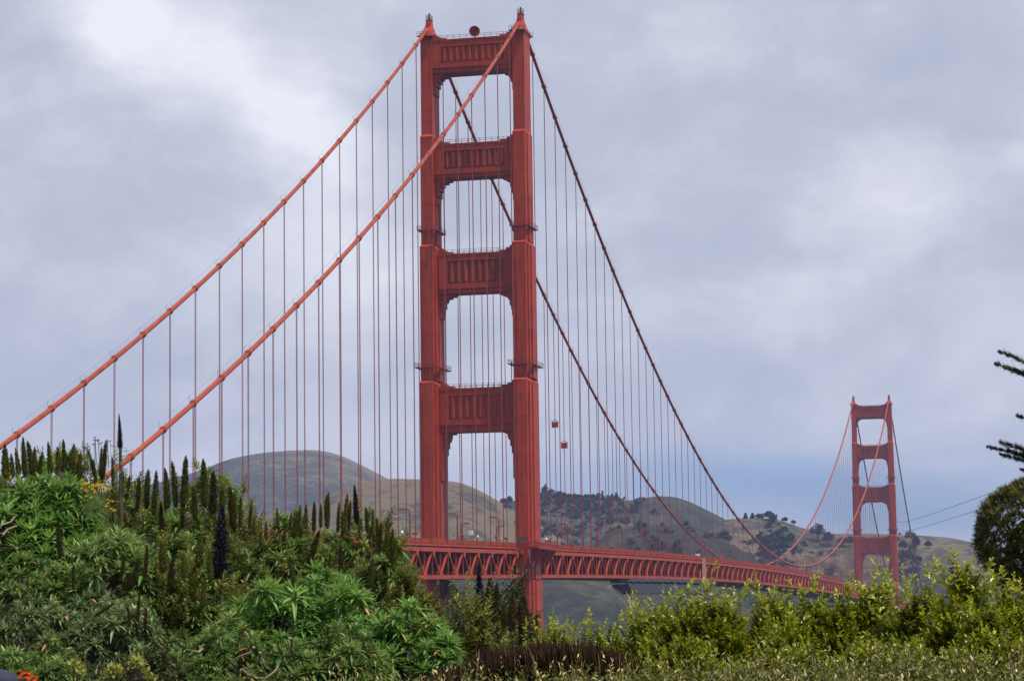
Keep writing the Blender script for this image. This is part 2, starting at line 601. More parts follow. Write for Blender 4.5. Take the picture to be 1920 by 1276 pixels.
def build_ground():
    s = np.concatenate([np.linspace(-260, -24, 40), np.linspace(-22, 22, 90), np.linspace(24, 260, 40)])
    t = np.concatenate([np.linspace(-60, 4, 20), np.linspace(5, 60, 110), np.linspace(62, 260, 40)])
    S, T = np.meshgrid(s, t, indexing='ij')
    X = CAM[0]+S*R0[0]-T*R0[1]
    Y = CAM[1]+S*R0[1]+T*R0[0]
    Z = gz(X, Y)+fbm(X/1.5, Y/1.5, 4)*0.25
    V = np.stack([X, Y, Z], -1).reshape(-1, 3)
    I = np.arange(S.size).reshape(S.shape)
    Q = np.stack([I[:-1, :-1], I[1:, :-1], I[1:, 1:], I[:-1, 1:]], -1).reshape(-1, 4)
    m = flat('garden_soil', (0.045, 0.038, 0.024), 0.95, 0, 0.5, 6)
    tag(link('ground', raw_mesh('ground', V, Q.ravel(), np.arange(len(Q))*4, m, None, True)), 'dark garden soil on the bluff under the shrubs', 'ground', kind='structure')


build_ground()

# ------------------------------------------------------------------ the bridge
P = 15.24
HW = 13.7
ZT, ZM, ZB = 227.3, 84.6, 67.5
SPAN, SIDE = 1280.0, 343.0
NPX = 84


def cable_z(y):
    if y < 0:
        t = -y/SIDE
        return ZT+(ZB-ZT)*t-4*10.6*t*(1-t)
    if y > SPAN:
        t = (y-SPAN)/SIDE
        return ZT+(ZB-ZT)*t-4*10.6*t*(1-t)
    t = (y-SPAN/2)/(SPAN/2)
    return ZM+(ZT-ZM)*t*t


def deck_z(y):
    """underside of the bottom chord"""
    if y < 0:
        return 66.3+0.0205*y
    if y > SPAN:
        return 66.3-0.0205*(y-SPAN)
    return 72.8-6.5*((y-640)/640)**2


bridge = tag(empty('suspension_bridge'), 'red orange suspension bridge with two stepped portal towers, crossing the strait', 'bridge')


def build_tower(Y, near):
    # plinth of the pier and the bracing below the deck are the tower's own mesh
    mb = MB()
    mb.box(-22, 22, Y-13, Y+13, -4, 10)
    mb.frustum(0, Y, 20, 11, 10, 19, 10, 13.5)
    t = mb.build('tower', M['concrete'], bridge)
    if not near:
        tag(t, 'smaller far tower of the bridge near the northern shore')
    else:
        tag(t, 'tall near tower of the bridge with a round dish on top')
    # legs: stepped cross sections (half width across, half depth along) per level
    LV = [(13.5, 66.0, [(2.0, 8.4), (2.6, 6.1), (3.0, 3.5)]),
          (66.0, 122.0, [(1.87, 8.0), (2.4, 5.8), (2.8, 3.2)]),
          (122.9, 161.4, [(1.85, 6.6), (2.35, 4.7), (2.8, 2.5)]),
          (162.2, 193.7, [(1.78, 5.0), (2.1, 2.6)]),
          (194.5, 223.4, [(1.7, 4.0)])]
    for sx in (-1, 1):
        cx = sx*HW
        mb = MB()
        for i, (z0, z1, secs) in enumerate(LV):
            zz = z1
            if i == 0:
                zz = 66.0
            for j, (a, b) in enumerate(secs):
                top = zz-(0.0 if j == 0 else 0.35*j)
                mb.box(cx-a, cx+a, Y-b, Y+b, z0, top)
                if 0 < i < 4:       # sloping ledge to the next, thinner shaft
                    na, nb = LV[i+1][2][min(j, len(LV[i+1][2])-1)]
                    na, nb = min(na, a-0.02), min(nb, b-0.1)
                    mb.frustum(cx, Y, a+0.06, b+0.06, top, na, nb, top+0.8)
            # slim pilaster strips that give the shaft its fluted look
            if i in (1, 2):
                for sy in (-1, 1):
                    mb.box(cx-0.9, cx+0.9, Y+sy*(secs[0][1]+0.09)-0.1, Y+sy*(secs[0][1]+0.09)+0.1, z0+0.5, z1-2.4 if i == 1 else z1-3.0)
            if i == 3:
                for sy in (-1, 1):
                    mb.box(cx-sx*0-2.28, cx+2.28, Y+sy*1.5-0.45, Y+sy*1.5+0.45, z0, 175.5)
        # capital under the saddle
        mb.frustum(cx, Y, 1.72, 4.02, 222.3, 1.95, 4.4, 223.5)
        mb.build('leg', M['tower'], t)
        # saddle housing: concave pyramid
        mb = MB()
        prof = [(2.15, 4.7, 223.5), (1.95, 4.2, 224.0), (1.45, 2.9, 225.2), (1.05, 1.9, 226.4), (0.85, 1.2, 227.4), (0.78, 0.85, 229.0)]
        for (a0, b0, z0), (a1, b1, z1) in zip(prof, prof[1:]):
            mb.frustum(cx, Y, a0, b0, z0, a1, b1, z1)
        mb.box(cx-0.95, cx+0.95, Y-1.0, Y+1.0, 229.0, 229.18)
        mb.box(cx-0.55, cx+0.55, Y-1.75, Y+1.75, 226.2, 227.9)
        sh = mb.build('saddle_housing', M['tower'], t)
        # aviation beacon in its little cage on the tip
        mb = MB()
        for ax in (-0.75, 0, 0.75):
            for ay in (-0.75, 0.75):
                mb.box(cx+ax-0.05, cx+ax+0.05, Y+ay-0.05, Y+ay+0.05, 229.15, 230.5)
        for zz in (229.8, 230.45):
            for ay in (-0.75, 0.75):
                mb.box(cx-0.8, cx+0.8, Y+ay-0.045, Y+ay+0.045, zz, zz+0.09)
            for ax in (-0.75, 0.75):
                mb.box(cx+ax-0.045, cx+ax+0.045, Y-0.7, Y+0.7, zz, zz+0.09)
        mb.box(cx-0.2, cx+0.2, Y-0.2, Y+0.2, 229.15, 231.2)
        mb.lathe((cx, Y, 229.3), [(0.34, 0), (0.36, 0.7), (0.2, 0.95)], 10)
        mb.build('beacon', M['dark'], t)
        # small railed landing on the outside of the housing
        for sy in (-1, 1):
            mb = MB()
            mb.box(cx-2.4, cx+2.4, Y+sy*4.9-0.5, Y+sy*4.9+0.5, 223.2, 223.42)
            for k in range(7):
                x = cx-2.35+4.7*k/6
                mb.box(x-0.045, x+0.045, Y+sy*5.3-0.045, Y+sy*5.3+0.045, 223.42, 224.7)
            for zz in (224.05, 224.65):
                mb.box(cx-2.4, cx+2.4, Y+sy*5.3-0.04, Y+sy*5.3+0.04, zz, zz+0.08)
            mb.build('landing', M['dark'], t)
        # inspection walkways that ring the legs
        for zz, (a, b) in ((166.3, (2.15, 5.05)), (126.5, (2.85, 6.65))):
            mb = MB()
            o = 0.75
            for (x0, x1, y0, y1) in ((cx-a-o, cx+a+o, Y-b-o, Y-b), (cx-a-o, cx+a+o, Y+b, Y+b+o), (cx-a-o, cx-a, Y-b, Y+b), (cx+a, cx+a+o, Y-b, Y+b)):
                mb.box(x0, x1, y0, y1, zz, zz+0.25)
            for zr in (zz+0.8, zz+1.3):
                for sy in (-1, 1):
                    mb.box(cx-a-o, cx+a+o, Y+sy*(b+o-0.05)-0.05, Y+sy*(b+o-0.05)+0.05, zr, zr+0.09)
                for sx2 in (-1, 1):
                    mb.box(cx+sx2*(a+o-0.05)-0.05, cx+sx2*(a+o-0.05)+0.05, Y-b-o+0.11, Y+b+o-0.11, zr, zr+0.09)
            npost = 7
            for k in range(npost):
                x = cx-a-o+0.08+(2*a+2*o-0.16)*k/(npost-1)
                for sy in (-1, 1):
                    mb.box(x-0.05, x+0.05, Y+sy*(b+o-0.22)-0.05, Y+sy*(b+o-0.22)+0.05, zz+0.25, zz+1.35)
            # ladder down to the strut
            lx = cx-sx*(a+o+0.12)
            zl = (159.6, 120.8)[0 if zz > 150 else 1]
            for dy in (-0.25, 0.25):
                mb.box(lx-0.05, lx+0.05, Y-2+dy-0.05, Y-2+dy+0.05, zl, zz+1.3)
            z = zl
            while z < zz:
                mb.box(lx-0.04, lx+0.04, Y-2.2, Y-1.8, z, z+0.08)
                z += 0.5
            mb.build('walkway', M['rope'], t)
    # portal struts: recessed ribbed panels between flanges, stepped corner brackets below
    SD = [(213.9, 222.3, 212.5, 1.7, 3.5, [(0.0, 3.4), (0.7, 3.4), (0.7, 2.2), (1.3, 2.2), (1.3, 1.5), (2.3, 1.5), (2.3, 0.95), (3.6, 0.95), (3.6, 0.45), (6.0, 0.45), (6.0, 0.0)], 10),
          (182.7, 191.6, 181.6, 2.1, 3.2, [(0.0, 4.0), (0.6, 4.0), (0.6, 2.9), (1.2, 2.9), (1.2, 1.7), (2.0, 1.7), (2.4, 1.2), (3.4, 1.2), (3.4, 0.8), (5.2, 0.8), (5.2, 0.4), (7.2, 0.4), (7.2, 0.0)], 10),
          (149.3, 159.5, 148.0, 2.8, 3.0, [(0.0, 4.2), (0.7, 4.2), (0.7, 3.0), (1.2, 3.0), (1.2, 1.9), (2.3, 1.6), (2.3, 1.15), (4.0, 1.15), (4.0, 0.75), (5.2, 0.75), (5.2, 0.5), (7.0, 0.5), (7.0, 0.0)], 8),
          (110.1, 120.6, 108.1, 2.8, 3.3, [(0.0, 3.6), (0.5, 3.6), (0.5, 2.3), (1.2, 2.3), (2.6, 1.9), (2.6, 1.5), (4.4, 1.5), (4.4, 1.05), (6.4, 1.05), (6.4, 0.7), (8.6, 0.7), (8.6, 0.45), (13.8, 0.45), (13.8, 0.0)], 8)]
    for i, (zb, zt, zu, a, fr, steps, nrib) in enumerate(SD):
        xi = HW-a          # inner face of the leg
        b = fr
        mb = MB()
        mb.box(-xi, xi, Y-b+0.55, Y+b-0.55, zu, zt-0.45)                 # web
        mb.box(-xi, xi, Y-b-0.15, Y+b+0.15, zt-0.45, zt)                 # top flange
        for sy in (-1, 1):
            y0, y1 = sorted((Y+sy*(b-0.55), Y+sy*b))
            mb.box(-xi, xi, y0, y1, zb+0.35, zb+1.5)                     # lower band of the frame
            mb.box(-xi, xi, y0, y1, zt-2.1, zt-0.45)                     # upper band
            mb.box(-xi, -xi+2.6, y0, y1, zb+1.5, zt-2.1)
            mb.box(xi-2.6, xi, y0, y1, zb+1.5, zt-2.1)
            ya, yb = sorted((Y+sy*(b-0.55), Y+sy*(b+0.28)))
            mb.box(-xi-0.2 if i > 1 else -xi, xi+0.2 if i > 1 else xi, ya, yb, zb-0.05, zb+0.35)   # bottom flange, proud
            y2, y3 = sorted((Y+sy*(b-0.55), Y+sy*(b-0.12)))
            mb.box(-xi, xi, y2, y3, zu, zb-0.05)
        # stepped blocks on the ends of the top
        for sx in (-1, 1):
            for k, (l, hgt) in enumerate(((4.0, 0.55), (2.0, 1.15), (0.9, 1.9))):
                x0, x1 = sorted((sx*xi, sx*(xi-l)))
                mb.box(x0, x1, Y-b+0.5+0.15*k, Y+b-0.5-0.15*k, zt, zt+hgt)
        # corner brackets
        for sx in (-1, 1):
            poly = [(sx*(xi+0.0), zu)]
            for dz, w in steps:
                poly.append((sx*(xi-w), zu-dz))
            poly = [poly[0]]+poly[1:]
            poly.append((sx*xi, zu-steps[-1][0]))
            pl = []
            for p in poly:
                if not pl or (abs(p[0]-pl[-1][0])+abs(p[1]-pl[-1][1])) > 1e-4:
                    pl.append(p)
            mb.prism(pl, 'y', Y-b+0.75, Y+b-0.75)
        if i == 3:
            for sx in (-1, 1):
                for sy in (-1, 1):
                    x0, x1 = sorted((sx*xi, sx*(xi-0.55)))
                    y0, y1 = sorted((Y+sy*(b-0.72), Y+sy*(b-0.1)))
                    mb.box(x0, x1, y0, y1, zu-13.6, zb-0.06)
        st = mb.build('portal_strut', M['strut'], t)
        # the ribs that fill the panel
        x0, x1 = -xi+2.6, xi-2.6
        for sy in (-1, 1):
            mb = MB()
            pw = (x1-x0)/nrib
            for k in range(nrib):
                xc = x0+pw*(k+0.5)
                yw = Y+sy*(b-0.55)
                yo = Y+sy*(b-0.02)
                poly = [(xc-pw*0.36, yw), (xc-pw*0.12, yo), (xc+pw*0.12, yo), (xc+pw*0.36, yw)]
                mb.prism(poly, 'z', zb+2.0, zt-2.35)
            mb.box(x0, x1, min(Y+sy*(b-0.56), Y+sy*(b-0.50)), max(Y+sy*(b-0.56), Y+sy*(b-0.50)), zb+1.5, zt-2.1)
            mb.build('ribbed_panel', M['rust'] if i in (1, 2) else M['strut'], t)
        # hand rail along the top of the strut
        mb = MB()
        for sy in (-1, 1):
            yr = Y+sy*(b-0.1)
            for zz in (zt+0.6, zt+1.15):
                mb.box(-xi+0.8, xi-0.8, yr-0.04, yr+0.04, zz, zz+0.08)
            for k in range(13):
                x = -xi+0.9+(2*xi-1.8)*k/12
                mb.box(x-0.05, x+0.05, yr-0.14, yr-0.04, zt, zt+1.2)
        mb.build('hand_rail', M['rope'], t)
    # cross bracing under the roadway
    mb = MB()
    for (z0, z1) in ((15, 40), (40, 65)):
        for sg in (-1, 1):
            mb.beam((-sg*10.8, Y-sg*0.95, z0), (sg*10.8, Y-sg*0.95, z1), 3.2, 1.8, (0, 1, 0))
    mb.box(-10.8, 10.8, Y-2.8, Y+2.8, 38.5, 41.5)
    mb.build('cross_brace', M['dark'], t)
    # walkway that carries the sidewalk round the outside of each leg
    for sx in (-1, 1):
        mb = MB()
        zd = deck_z(Y)+8.45
        x0, x1 = sorted((sx*(HW+3.0), sx*(HW+6.0)))
        mb.box(x0, x1, Y-11, Y+11, zd-0.5, zd)
        xa, xb = sorted((sx*(HW+0.3), sx*(HW+6.0)))
        mb.box(xa, xb, Y-14.5, Y-11, zd-0.5, zd)
        mb.box(xa, xb, Y+11, Y+14.5, zd-0.5, zd)
        xr = sx*(HW+5.9)
        for k in range(59):
            y = Y-14.5+29*k/58
            mb.box(xr-0.07, xr+0.07, y-0.12, y+0.12, zd, zd+1.1)
        mb.box(xr-0.13, xr+0.13, Y-14.6, Y+14.6, zd+1.1, zd+1.45)
        for sy in (-1, 1):
            yy = Y+sy*14.5
            for k in range(8):
                x = sx*(HW+0.5)+sx*5.2*k/7
                mb.box(x-0.12, x+0.12, yy-0.07, yy+0.07, zd, zd+1.1)
            mb.box(min(sx*(HW+0.4), sx*(HW+5.75)), max(sx*(HW+0.4), sx*(HW+5.75)), yy-0.13, yy+0.13, zd+1.1, zd+1.44)
        mb.build('sidewalk_bay', M['tower'], t)
        mb = MB()
        mb.box(min(sx*(HW+2.9), sx*(HW+5.7)), max(sx*(HW+2.9), sx*(HW+5.7)), Y-10.5, Y+10.5, zd-0.72, zd-0.51)
        for y in (-9.5, -4, 4, 9.5):
            poly = [(sx*(HW+2.9), zd-0.5), (sx*(HW+5.8), zd-0.5), (sx*(HW+5.8), zd-1.0), (sx*(HW+2.9), zd-5.4)]
            mb.prism(poly, 'y', Y+y-0.4, Y+y+0.4)
        mb.box(min(sx*(HW-3), sx*(HW+2.6)), max(sx*(HW-3), sx*(HW+2.6)), Y+8.3, Y+12, zd-5.2, zd-0.6)
        mb.build('bay_bracket', M['strut'], t)
    return t


south = build_tower(0.0, True)
north = build_tower(SPAN, False)


def band_mesh():
    """cable band with its flanges, the saddle for the ropes and two rope sockets, cable along local Y"""
    mb = MB()
    n = 14
    mb.tube([(0, -0.75, 0), (0, -0.74, 0), (0, 0.74, 0), (0, 0.75, 0)], [0.50, 0.57, 0.57, 0.50], n)
    mb.box(-0.68, 0.68, -0.62, 0.62, -0.12, 0.12)
    mb.tube([(0, -0.28, 0), (0, 0.28, 0)], 0.66, n)
    me = mb.mesh('cable_band', M['cable'])
    return me


BAND = band_mesh()
E_NEAR = 29     # suspenders of the main span, counted from the near tower, that get an object each


def rope_mb(mb, x, y, z0, z1, rr=0.062):
    for dy in (-0.27, 0.27):
        mb.tube([(x, y+dy, z0), (x, y+dy, z1-1.6), (x, y+dy*1.35, z1-0.35)], rr, 5)


def build_cables():
    rest_b, rest_s = MB(), MB()
    for sx in (-1, 1):
        x = sx*HW
        ys = list(np.linspace(-SIDE, 0, 60))+list(np.linspace(0, SPAN, 220))[1:]+list(np.linspace(SPAN, SPAN+SIDE, 60))[1:]
        mb = MB()
        mb.tube([(x, y, cable_z(y)) for y in ys], 0.47, 14)
        c = mb.build('main_cable', M['cable'], bridge, smooth=True)
        c['label'] = 'main cable over the '+('nearer, eastern' if sx > 0 else 'farther, western')+' tower legs'
        # the two hand lines above the cable and their stanchions
        mb = MB()
        for dx in (-0.55, 0.55):
            mb.tube([(x+dx, y, cable_z(y)+1.35) for y in ys[10:280]], 0.022, 4)
        nodes = [-P*k for k in range(1, 23)]+[P*k for k in range(1, NPX)]
        for y in nodes:
            if y < 700:
                for dx in (-0.55, 0.55):
                    mb.box(x+dx-0.018, x+dx+0.018, y-0.65, y-0.61, cable_z(y)+0.3, cable_z(y)+1.45)
        mb.build('hand_line', M['dark'], c)
        nodes += [SPAN+P*k for k in range(1, 22)]
        for y in nodes:
            z = cable_z(y)
            sl = math.atan2(cable_z(y+0.5)-cable_z(y-0.5), 1.0)
            zd = deck_z(y)+7.4
            near = y < 0 or (0 < y < P*(E_NEAR-0.5))
            if near:
                o = link('cable_band', BAND, c, (x, y, z))
                o.rotation_euler = (sl, 0, 0)
            else:
                rest_b.tube([(x, y-0.7*math.cos(sl), z-0.7*math.sin(sl)), (x, y+0.7*math.cos(sl), z+0.7*math.sin(sl))], 0.6, 8)
            if z-zd < 2.0:
                continue
            if near and not (y < -P*21.5):
                mb = MB()
                rope_mb(mb, x, y, zd, z, 0.068)
                mb.build('suspender', M['rope'], bridge)
            else:
                rope_mb(rest_s, x, y, zd, z, 0.068 if y < SPAN else 0.06)
    tag(rest_b.build('cable_band', M['cable'], bridge), kind='stuff')
    tag(rest_s.build('suspender', M['rope'], bridge), kind='stuff')


build_cables()


def build_deck():
    y_lo, y_hi = -P*25, SPAN+P*24
    ys = np.arange(y_lo, y_hi+0.1, P/2)
    mb = MB()
    for y0, y1 in zip(ys, ys[1:]):
        z0, z1 = deck_z(y0), deck_z(y1)
        vs = []
        for y, z in ((y0, z0), (y1, z1)):
            vs += [(-13.3, y, z+7.9), (13.3, y, z+7.9), (13.3, y, z+8.4), (-13.3, y, z+8.4)]
        mb.add(vs, [(0, 1, 5, 4), (3, 7, 6, 2), (0, 4, 7, 3), (1, 2, 6, 5)]+([(0, 3, 2, 1)] if y0 == ys[0] else []))
    d = mb.build('deck', M['deck'], bridge)
    segs = [(y_lo, -P/2, -25, 0), (P/2, SPAN-P/2, 1, NPX), (SPAN+P/2, y_hi, 85, 108)]
    for (a, b, k0, k1) in segs:
        for sx in (-1, 1):
            x = sx*HW
            mb = MB()
            yy = np.arange(a, b+0.1, P/2)
            for y0, y1 in zip(yy, yy[1:]):
                z0, z1 = deck_z(y0), deck_z(y1)
                mb.beam((x, y0, z0+0.5), (x, y1, z1+0.5), 0.8, 1.0)
                mb.beam((x, y0, z0+7.2), (x, y1, z1+7.2), 0.8, 1.0)
            for i, y in enumerate(yy):
                z = deck_z(y)
                top = abs(((y/P)+0.5) % 1.0-0.5) < 0.1
                mb.box(x-0.13, x+0.13, y-0.13, y+0.13, z+1.0, z+6.7)
                if top:
                    for dy in (-P/2, P/2):
                        if a-0.1 <= y+dy <= b+0.1:
                            zb = deck_z(y+dy)
                            w = 0.52 if dy < 0 else 0.36
                            mb.beam((x, y+math.copysign(0.25, dy), z+6.9), (x, y+dy, zb+0.8), w, w*0.85, (1, 0, 0))
                    mb.prism([(y-1.3, z+6.75), (y+1.3, z+6.75), (y+0.8, z+5.5), (y-0.8, z+5.5)], 'x', x-0.47, x+0.47)
                else:
                    mb.prism([(y-1.1, z+0.9), (y+1.1, z+0.9), (y+0.6, z+2.0), (y-0.6, z+2.0)], 'x', x-0.46, x+0.46)
            # lacing that fills the broad diagonals of the side span
            if b < 0:
                for i, y in enumerate(yy):
                    if abs(((y/P)+0.5) % 1.0-0.5) < 0.1 and y > -200:
                        z = deck_z(y)
                        for k in range(7):
                            f0, f1 = k/7, (k+1)/7
                            A = Vector((x-0.9*sx, y-0.9-f0*P*0.40, z+6.6-f0*5.6))
                            B = Vector((x-0.9*sx, y-0.2-f1*P*0.40, z+6.6-f1*5.6))
                            mb.beam(A, B, 0.12, 0.12)
                        mb.beam((x-0.9*sx, y-0.9, z+6.7), (x-0.9*sx, y-0.9-P*0.4, z+1.0), 0.3, 0.3)
            mb.build('stiffening_truss', M['truss'], d)
        # floor beams, stringers and the lateral bracing between the bottom chords
        mb = MB()
        for i, y in enumerate(yy):
            z = deck_z(y)
            mb.box(-13.2, 13.2, y-0.22, y+0.22, z+5.6, z+7.85)
            for sg in (-1, 1):
                mb.beam((sg*13.1, y, z+0.9), (0, y+0.02*sg, z+5.9), 0.5, 0.8)
                mb.beam((sg*13.1, y+0.1, z+5.4), (sg*6.5, y+0.1, z+0.8), 0.4, 0.7)
                mb.box(sg*6.5-0.35, sg*6.5+0.35, y-0.3, y+0.3, z+0.8, z+5.6)
            mb.box(-13.1, 13.1, y-0.3, y+0.3, z+0.15, z+0.8)
        for y0, y1 in zip(yy, yy[1:]):
            z0, z1 = deck_z(y0), deck_z(y1)
            for xs in (-10, -6, -2, 2, 6, 10):
                mb.beam((xs, y0, z0+7.3), (xs, y1, z1+7.3), 0.25, 0.9)
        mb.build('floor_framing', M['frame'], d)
        mb = MB()
        bt = [y for y in yy if abs(((y/P)+0.5) % 1.0-0.5) > 0.4]
        for y0, y1 in zip(bt, bt[1:]):
            z0, z1 = deck_z(y0)+0.45, deck_z(y1)+0.45
            mb.beam((-13.3, y0, z0), (13.3, y1, z1), 0.7, 0.5)
            mb.beam((13.3, y0, z0-0.02), (-13.3, y1, z1-0.02), 0.7, 0.5)
            mb.beam((-13.3, y0, z0-0.04), (13.3, y0, z0-0.04), 0.8, 0.6)
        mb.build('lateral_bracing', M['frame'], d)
    # kerb band, pickets and top rail on both edges
    for sx in (-1, 1):
        mb = MB()
        x = sx*13.55
        for (a, b) in ((y_lo, -14.7), (14.7, SPAN-14.7), (SPAN+14.7, y_hi)):
            yy = np.linspace(a, b, max(2, int((b-a)/7.6)))
            for y0, y1 in zip(yy, yy[1:]):
                z0, z1 = deck_z(y0), deck_z(y1)
                mb.beam((x, y0, z0+8.25), (x, y1, z1+8.25), 0.5, 0.34)
                mb.beam((x, y0, z0+9.72), (x, y1, z1+9.72), 0.22, 0.22)
                mb.beam((x, y0, z0+9.34), (x, y1, z1+9.34), 0.06, 0.6)
                mb.box(x-0.16, x+0.16, y0-0.16, y0+0.16, z0+8.42, z0+9.9)
            y = a
            while y < min(b, 640):
                z = deck_z(y)
                mb.box(x-0.05, x+0.05, y-0.08, y+0.08, z+8.42, z+9.05)
                y += 0.62
        mb.build('railing', M['truss'], d)
    # kerbs and lane paint on the roadway
    mb = MB()
    for xs in (-9.6, 9.6):
        for y0, y1 in zip(ys, ys[1:]):
            mb.beam((xs, y0, deck_z(y0)+8.55), (xs, y1, deck_z(y1)+8.55), 0.3, 0.3)
    mb.build('kerb', M['concrete'], d)


build_deck()

# ------------------------------------------------------------------ things on the bridge
dz_road = 8.4


def make_lamp(x, y, side, label, group):
    """lamp post on the kerb: octagonal post, curved arm reaching over the road, boxy head"""
    z = deck_z(y)+dz_road
    t = tag(empty('street_lamp', (x, y, z)), label, 'street lamp', group)
    mb = MB()
    mb.lathe((0, 0, 0), [(0.34, 0), (0.34, 0.6), (0.22, 0.9), (0.17, 7.2), (0.17, 7.25)], 8)
    mb.build('post', M['lamp'], t)
    mb = MB()
    mb.tube([(0, 0, 6.9), (0, 0, 7.6), (-side*0.3, 0, 8.1), (-side*0.8, 0, 8.3), (-side*1.3, 0, 8.3)], 0.13, 6)
    mb.beam((0, 0, 6.6), (-side*1.2, 0, 8.3), 0.1, 0.1)
    mb.build('arm', M['lamp'], t)
    mb = MB()
    mb.frustum(-side*1.85, 0, 0.8, 0.42, 7.95, 0.5, 0.26, 8.42)
    mb.build('lamp_head', M['lamp'], t)
    return t


def lamps():
    G = 'street lamps along the bridge road'
    ye = [-124-45.7, -124, -78.3, -32.6]+[58.9+45.72*k for k in range(0, 24)]
    yw = [-62, -16.5, 28, 73.7]+[119.4+45.72*k for k in range(0, 22)]
    pos = {0: 'nearest the left shrubs', 1: 'left of the near tower', 2: 'just left of the near tower leg', 3: 'between the near tower legs, before its right leg'}
    for i, y in enumerate(ye):
        if i < 4:
            lab = 'red street lamp on the near rail, '+('behind the shrubs', 'beside the left tower leg', 'between the tower legs, left one', 'between the tower legs, close to the right leg')[i]
            make_lamp(12.9, y, 1, lab, G)
        elif i < 8:
            lab = 'red street lamp on the near rail, %s past the near tower' % ('first', 'second', 'third', 'fourth')[i-4]
            make_lamp(12.9, y, 1, lab, G)
        else:
            make_lamp(12.9, y, 1, 'small red street lamp on the near side of the deck, towards mid span', G+', near side')
    for i, y in enumerate(yw):
        if i < 2:
            continue
        if i < 5:
            lab = 'red street lamp on the far side of the deck, '+('first', 'second', 'third')[i-2]+' seen past the near tower'
            make_lamp(-12.9, y, -1, lab, G)
        else:
            make_lamp(-12.9, y, -1, 'small red street lamp on the far side of the deck, towards mid span', G+', far side')


lamps()


def hanging_box(k, label):
    y = P*k
    z = 123.6 if k == 11 else 117.3
    t = tag(empty('work_cage', (-HW, y, z)), label, 'work cage', 'red work cages hanging on ropes')
    mb = MB()
    mb.box(-0.95, 0.95, -0.95, 0.95, -1.05, 0.75)
    for sx in (-1, 1):
        mb.box(sx*0.98-0.06, sx*0.98+0.06, -1.0, 1.0, 0.5, 0.8)
        for sy in (-1, 1):
            mb.box(sx*0.9-0.09, sx*0.9+0.09, sy*0.9-0.09, sy*0.9+0.09, -1.2, 1.25)
    mb.build('body', M['tower'], t)
    mb = MB()
    for sx in (-1, 1):
        mb.beam((sx*0.8, 0, 0.8), (sx*0.15, 0, 1.7), 0.14, 0.14)
    mb.build('hanger', M['tower'], t)


hanging_box(11, 'red work cage hanging on a rope right of the near tower, higher of two')
hanging_box(12, 'red work cage hanging on a rope right of the near tower, lower of two')


def dish():
    c = Vector((0.0, -0.5, 224.9))
    t = tag(empty('drum_antenna', (0, -0.5, 222.3)), 'round red drum antenna standing on the top strut of the near tower', 'antenna')
    mb = MB()
    v = Vector((0.35, -0.9, -0.25)).normalized()
    o = Vector((0, -0.5, 222.3))
    mb.tube([c-o-v*0.55, c-o-v*0.5, c-o+v*0.5, c-o+v*0.5, c-o+v*0.35], [1.35, 1.55, 1.55, 1.4, 1.35], 28)
    mb.build('drum', M['strut'], t)
    mb = MB()
    mb.tube([(0, 0.5, 0), (0, 0.5, 1.6), tuple(c-o-v*0.5)], 0.16, 8)
    mb.build('mast', M['dark'], t)


dish()


def wrap():
    z = deck_z(321)
    mb = MB()
    n = 8
    poly = []
    for k in range(n+1):
        poly.append((316+10*k/n, 0))
    # canvas sheet laced over one truss bay: outer face slightly wavy
    front = [(14.35+0.12*math.sin(k*2.1), 316+9.5*k/10) for k in range(11)]
    back = [(14.2, 316+9.5), (14.2, 316)]
    mb.prism(front+back, 'z', z-1.6, z+8.9)
    tag(mb.build('canvas_cover', M['wrap']), 'tan canvas cover over one bay of the near truss at mid bridge', 'cover')


wrap()


def traveller():
    y0, y1 = 152.0, 352.0
    z = 66.0
    t = tag(empty('maintenance_platform', (0, 250, deck_z(250)-0.1)), 'long dark maintenance platform slung under the deck with grey tarpaulin', 'platform')
    o = (0, 250, deck_z(250)-0.1)
    mb = MB()
    for a, b in zip(np.linspace(y0, y1, 15), np.linspace(y0, y1, 15)[1:]):
        for x in (8.2, 11, 14.2):
            mb.beam((x, a-250, deck_z(a)-o[2]-0.55), (x, b-250, deck_z(b)-o[2]-0.55), 0.35, 1.0)
        mb.beam((8.2, a-250, deck_z(a)-o[2]-1.3), (14, a-250, deck_z(a)-o[2]-1.3), 0.35, 0.5)
        for x in (8.2, 14.2):
            mb.beam((x, a-250, deck_z(a)-o[2]), (x, b-250, deck_z(b)-o[2]-1.7), 0.2, 0.2)
            mb.beam((x, a-250, deck_z(a)-o[2]+0.3), (x, a-250, deck_z(a)-o[2]-2.0), 0.25, 0.25)
    mb.build('frame', M['dark'], t)
    mb = MB()
    n = 40
    rows = []
    for k in range(n+1):
        y = y0+2+(y1-y0-4)*k/n
        s = min(1, (k+0.0)/4.0, (n-k)/4.0)
        drop = 1.4+2.6*s+0.18*math.sin(k*1.9)
        zt = deck_z(y)-o[2]
        rows.append((y-250, zt-1.9, zt-1.9-drop+0.6))
    for (ya, ta, ba), (yb, tb, bb) in zip(rows, rows[1:]):
        mb.add([(8.3, ya, ta), (14, ya, ta), (14.1, ya, ba), (8.2, ya, ba), (8.3, yb, tb), (14, yb, tb), (14.1, yb, bb), (8.2, yb, bb)],
               [(0, 1, 5, 4), (1, 2, 6, 5), (2, 3, 7, 6), (3, 0, 4, 7)])
    a, b = rows[0], rows[-1]
    mb.add([(8.3, a[0], a[1]), (14, a[0], a[1]), (14.1, a[0], a[2]), (8.2, a[0], a[2])], [(0, 1, 2, 3)])
    mb.add([(8.3, b[0], b[1]), (14, b[0], b[1]), (14.1, b[0], b[2]), (8.2, b[0], b[2])], [(3, 2, 1, 0)])
    mb.build('tarpaulin', M['tarp'], t)


traveller()


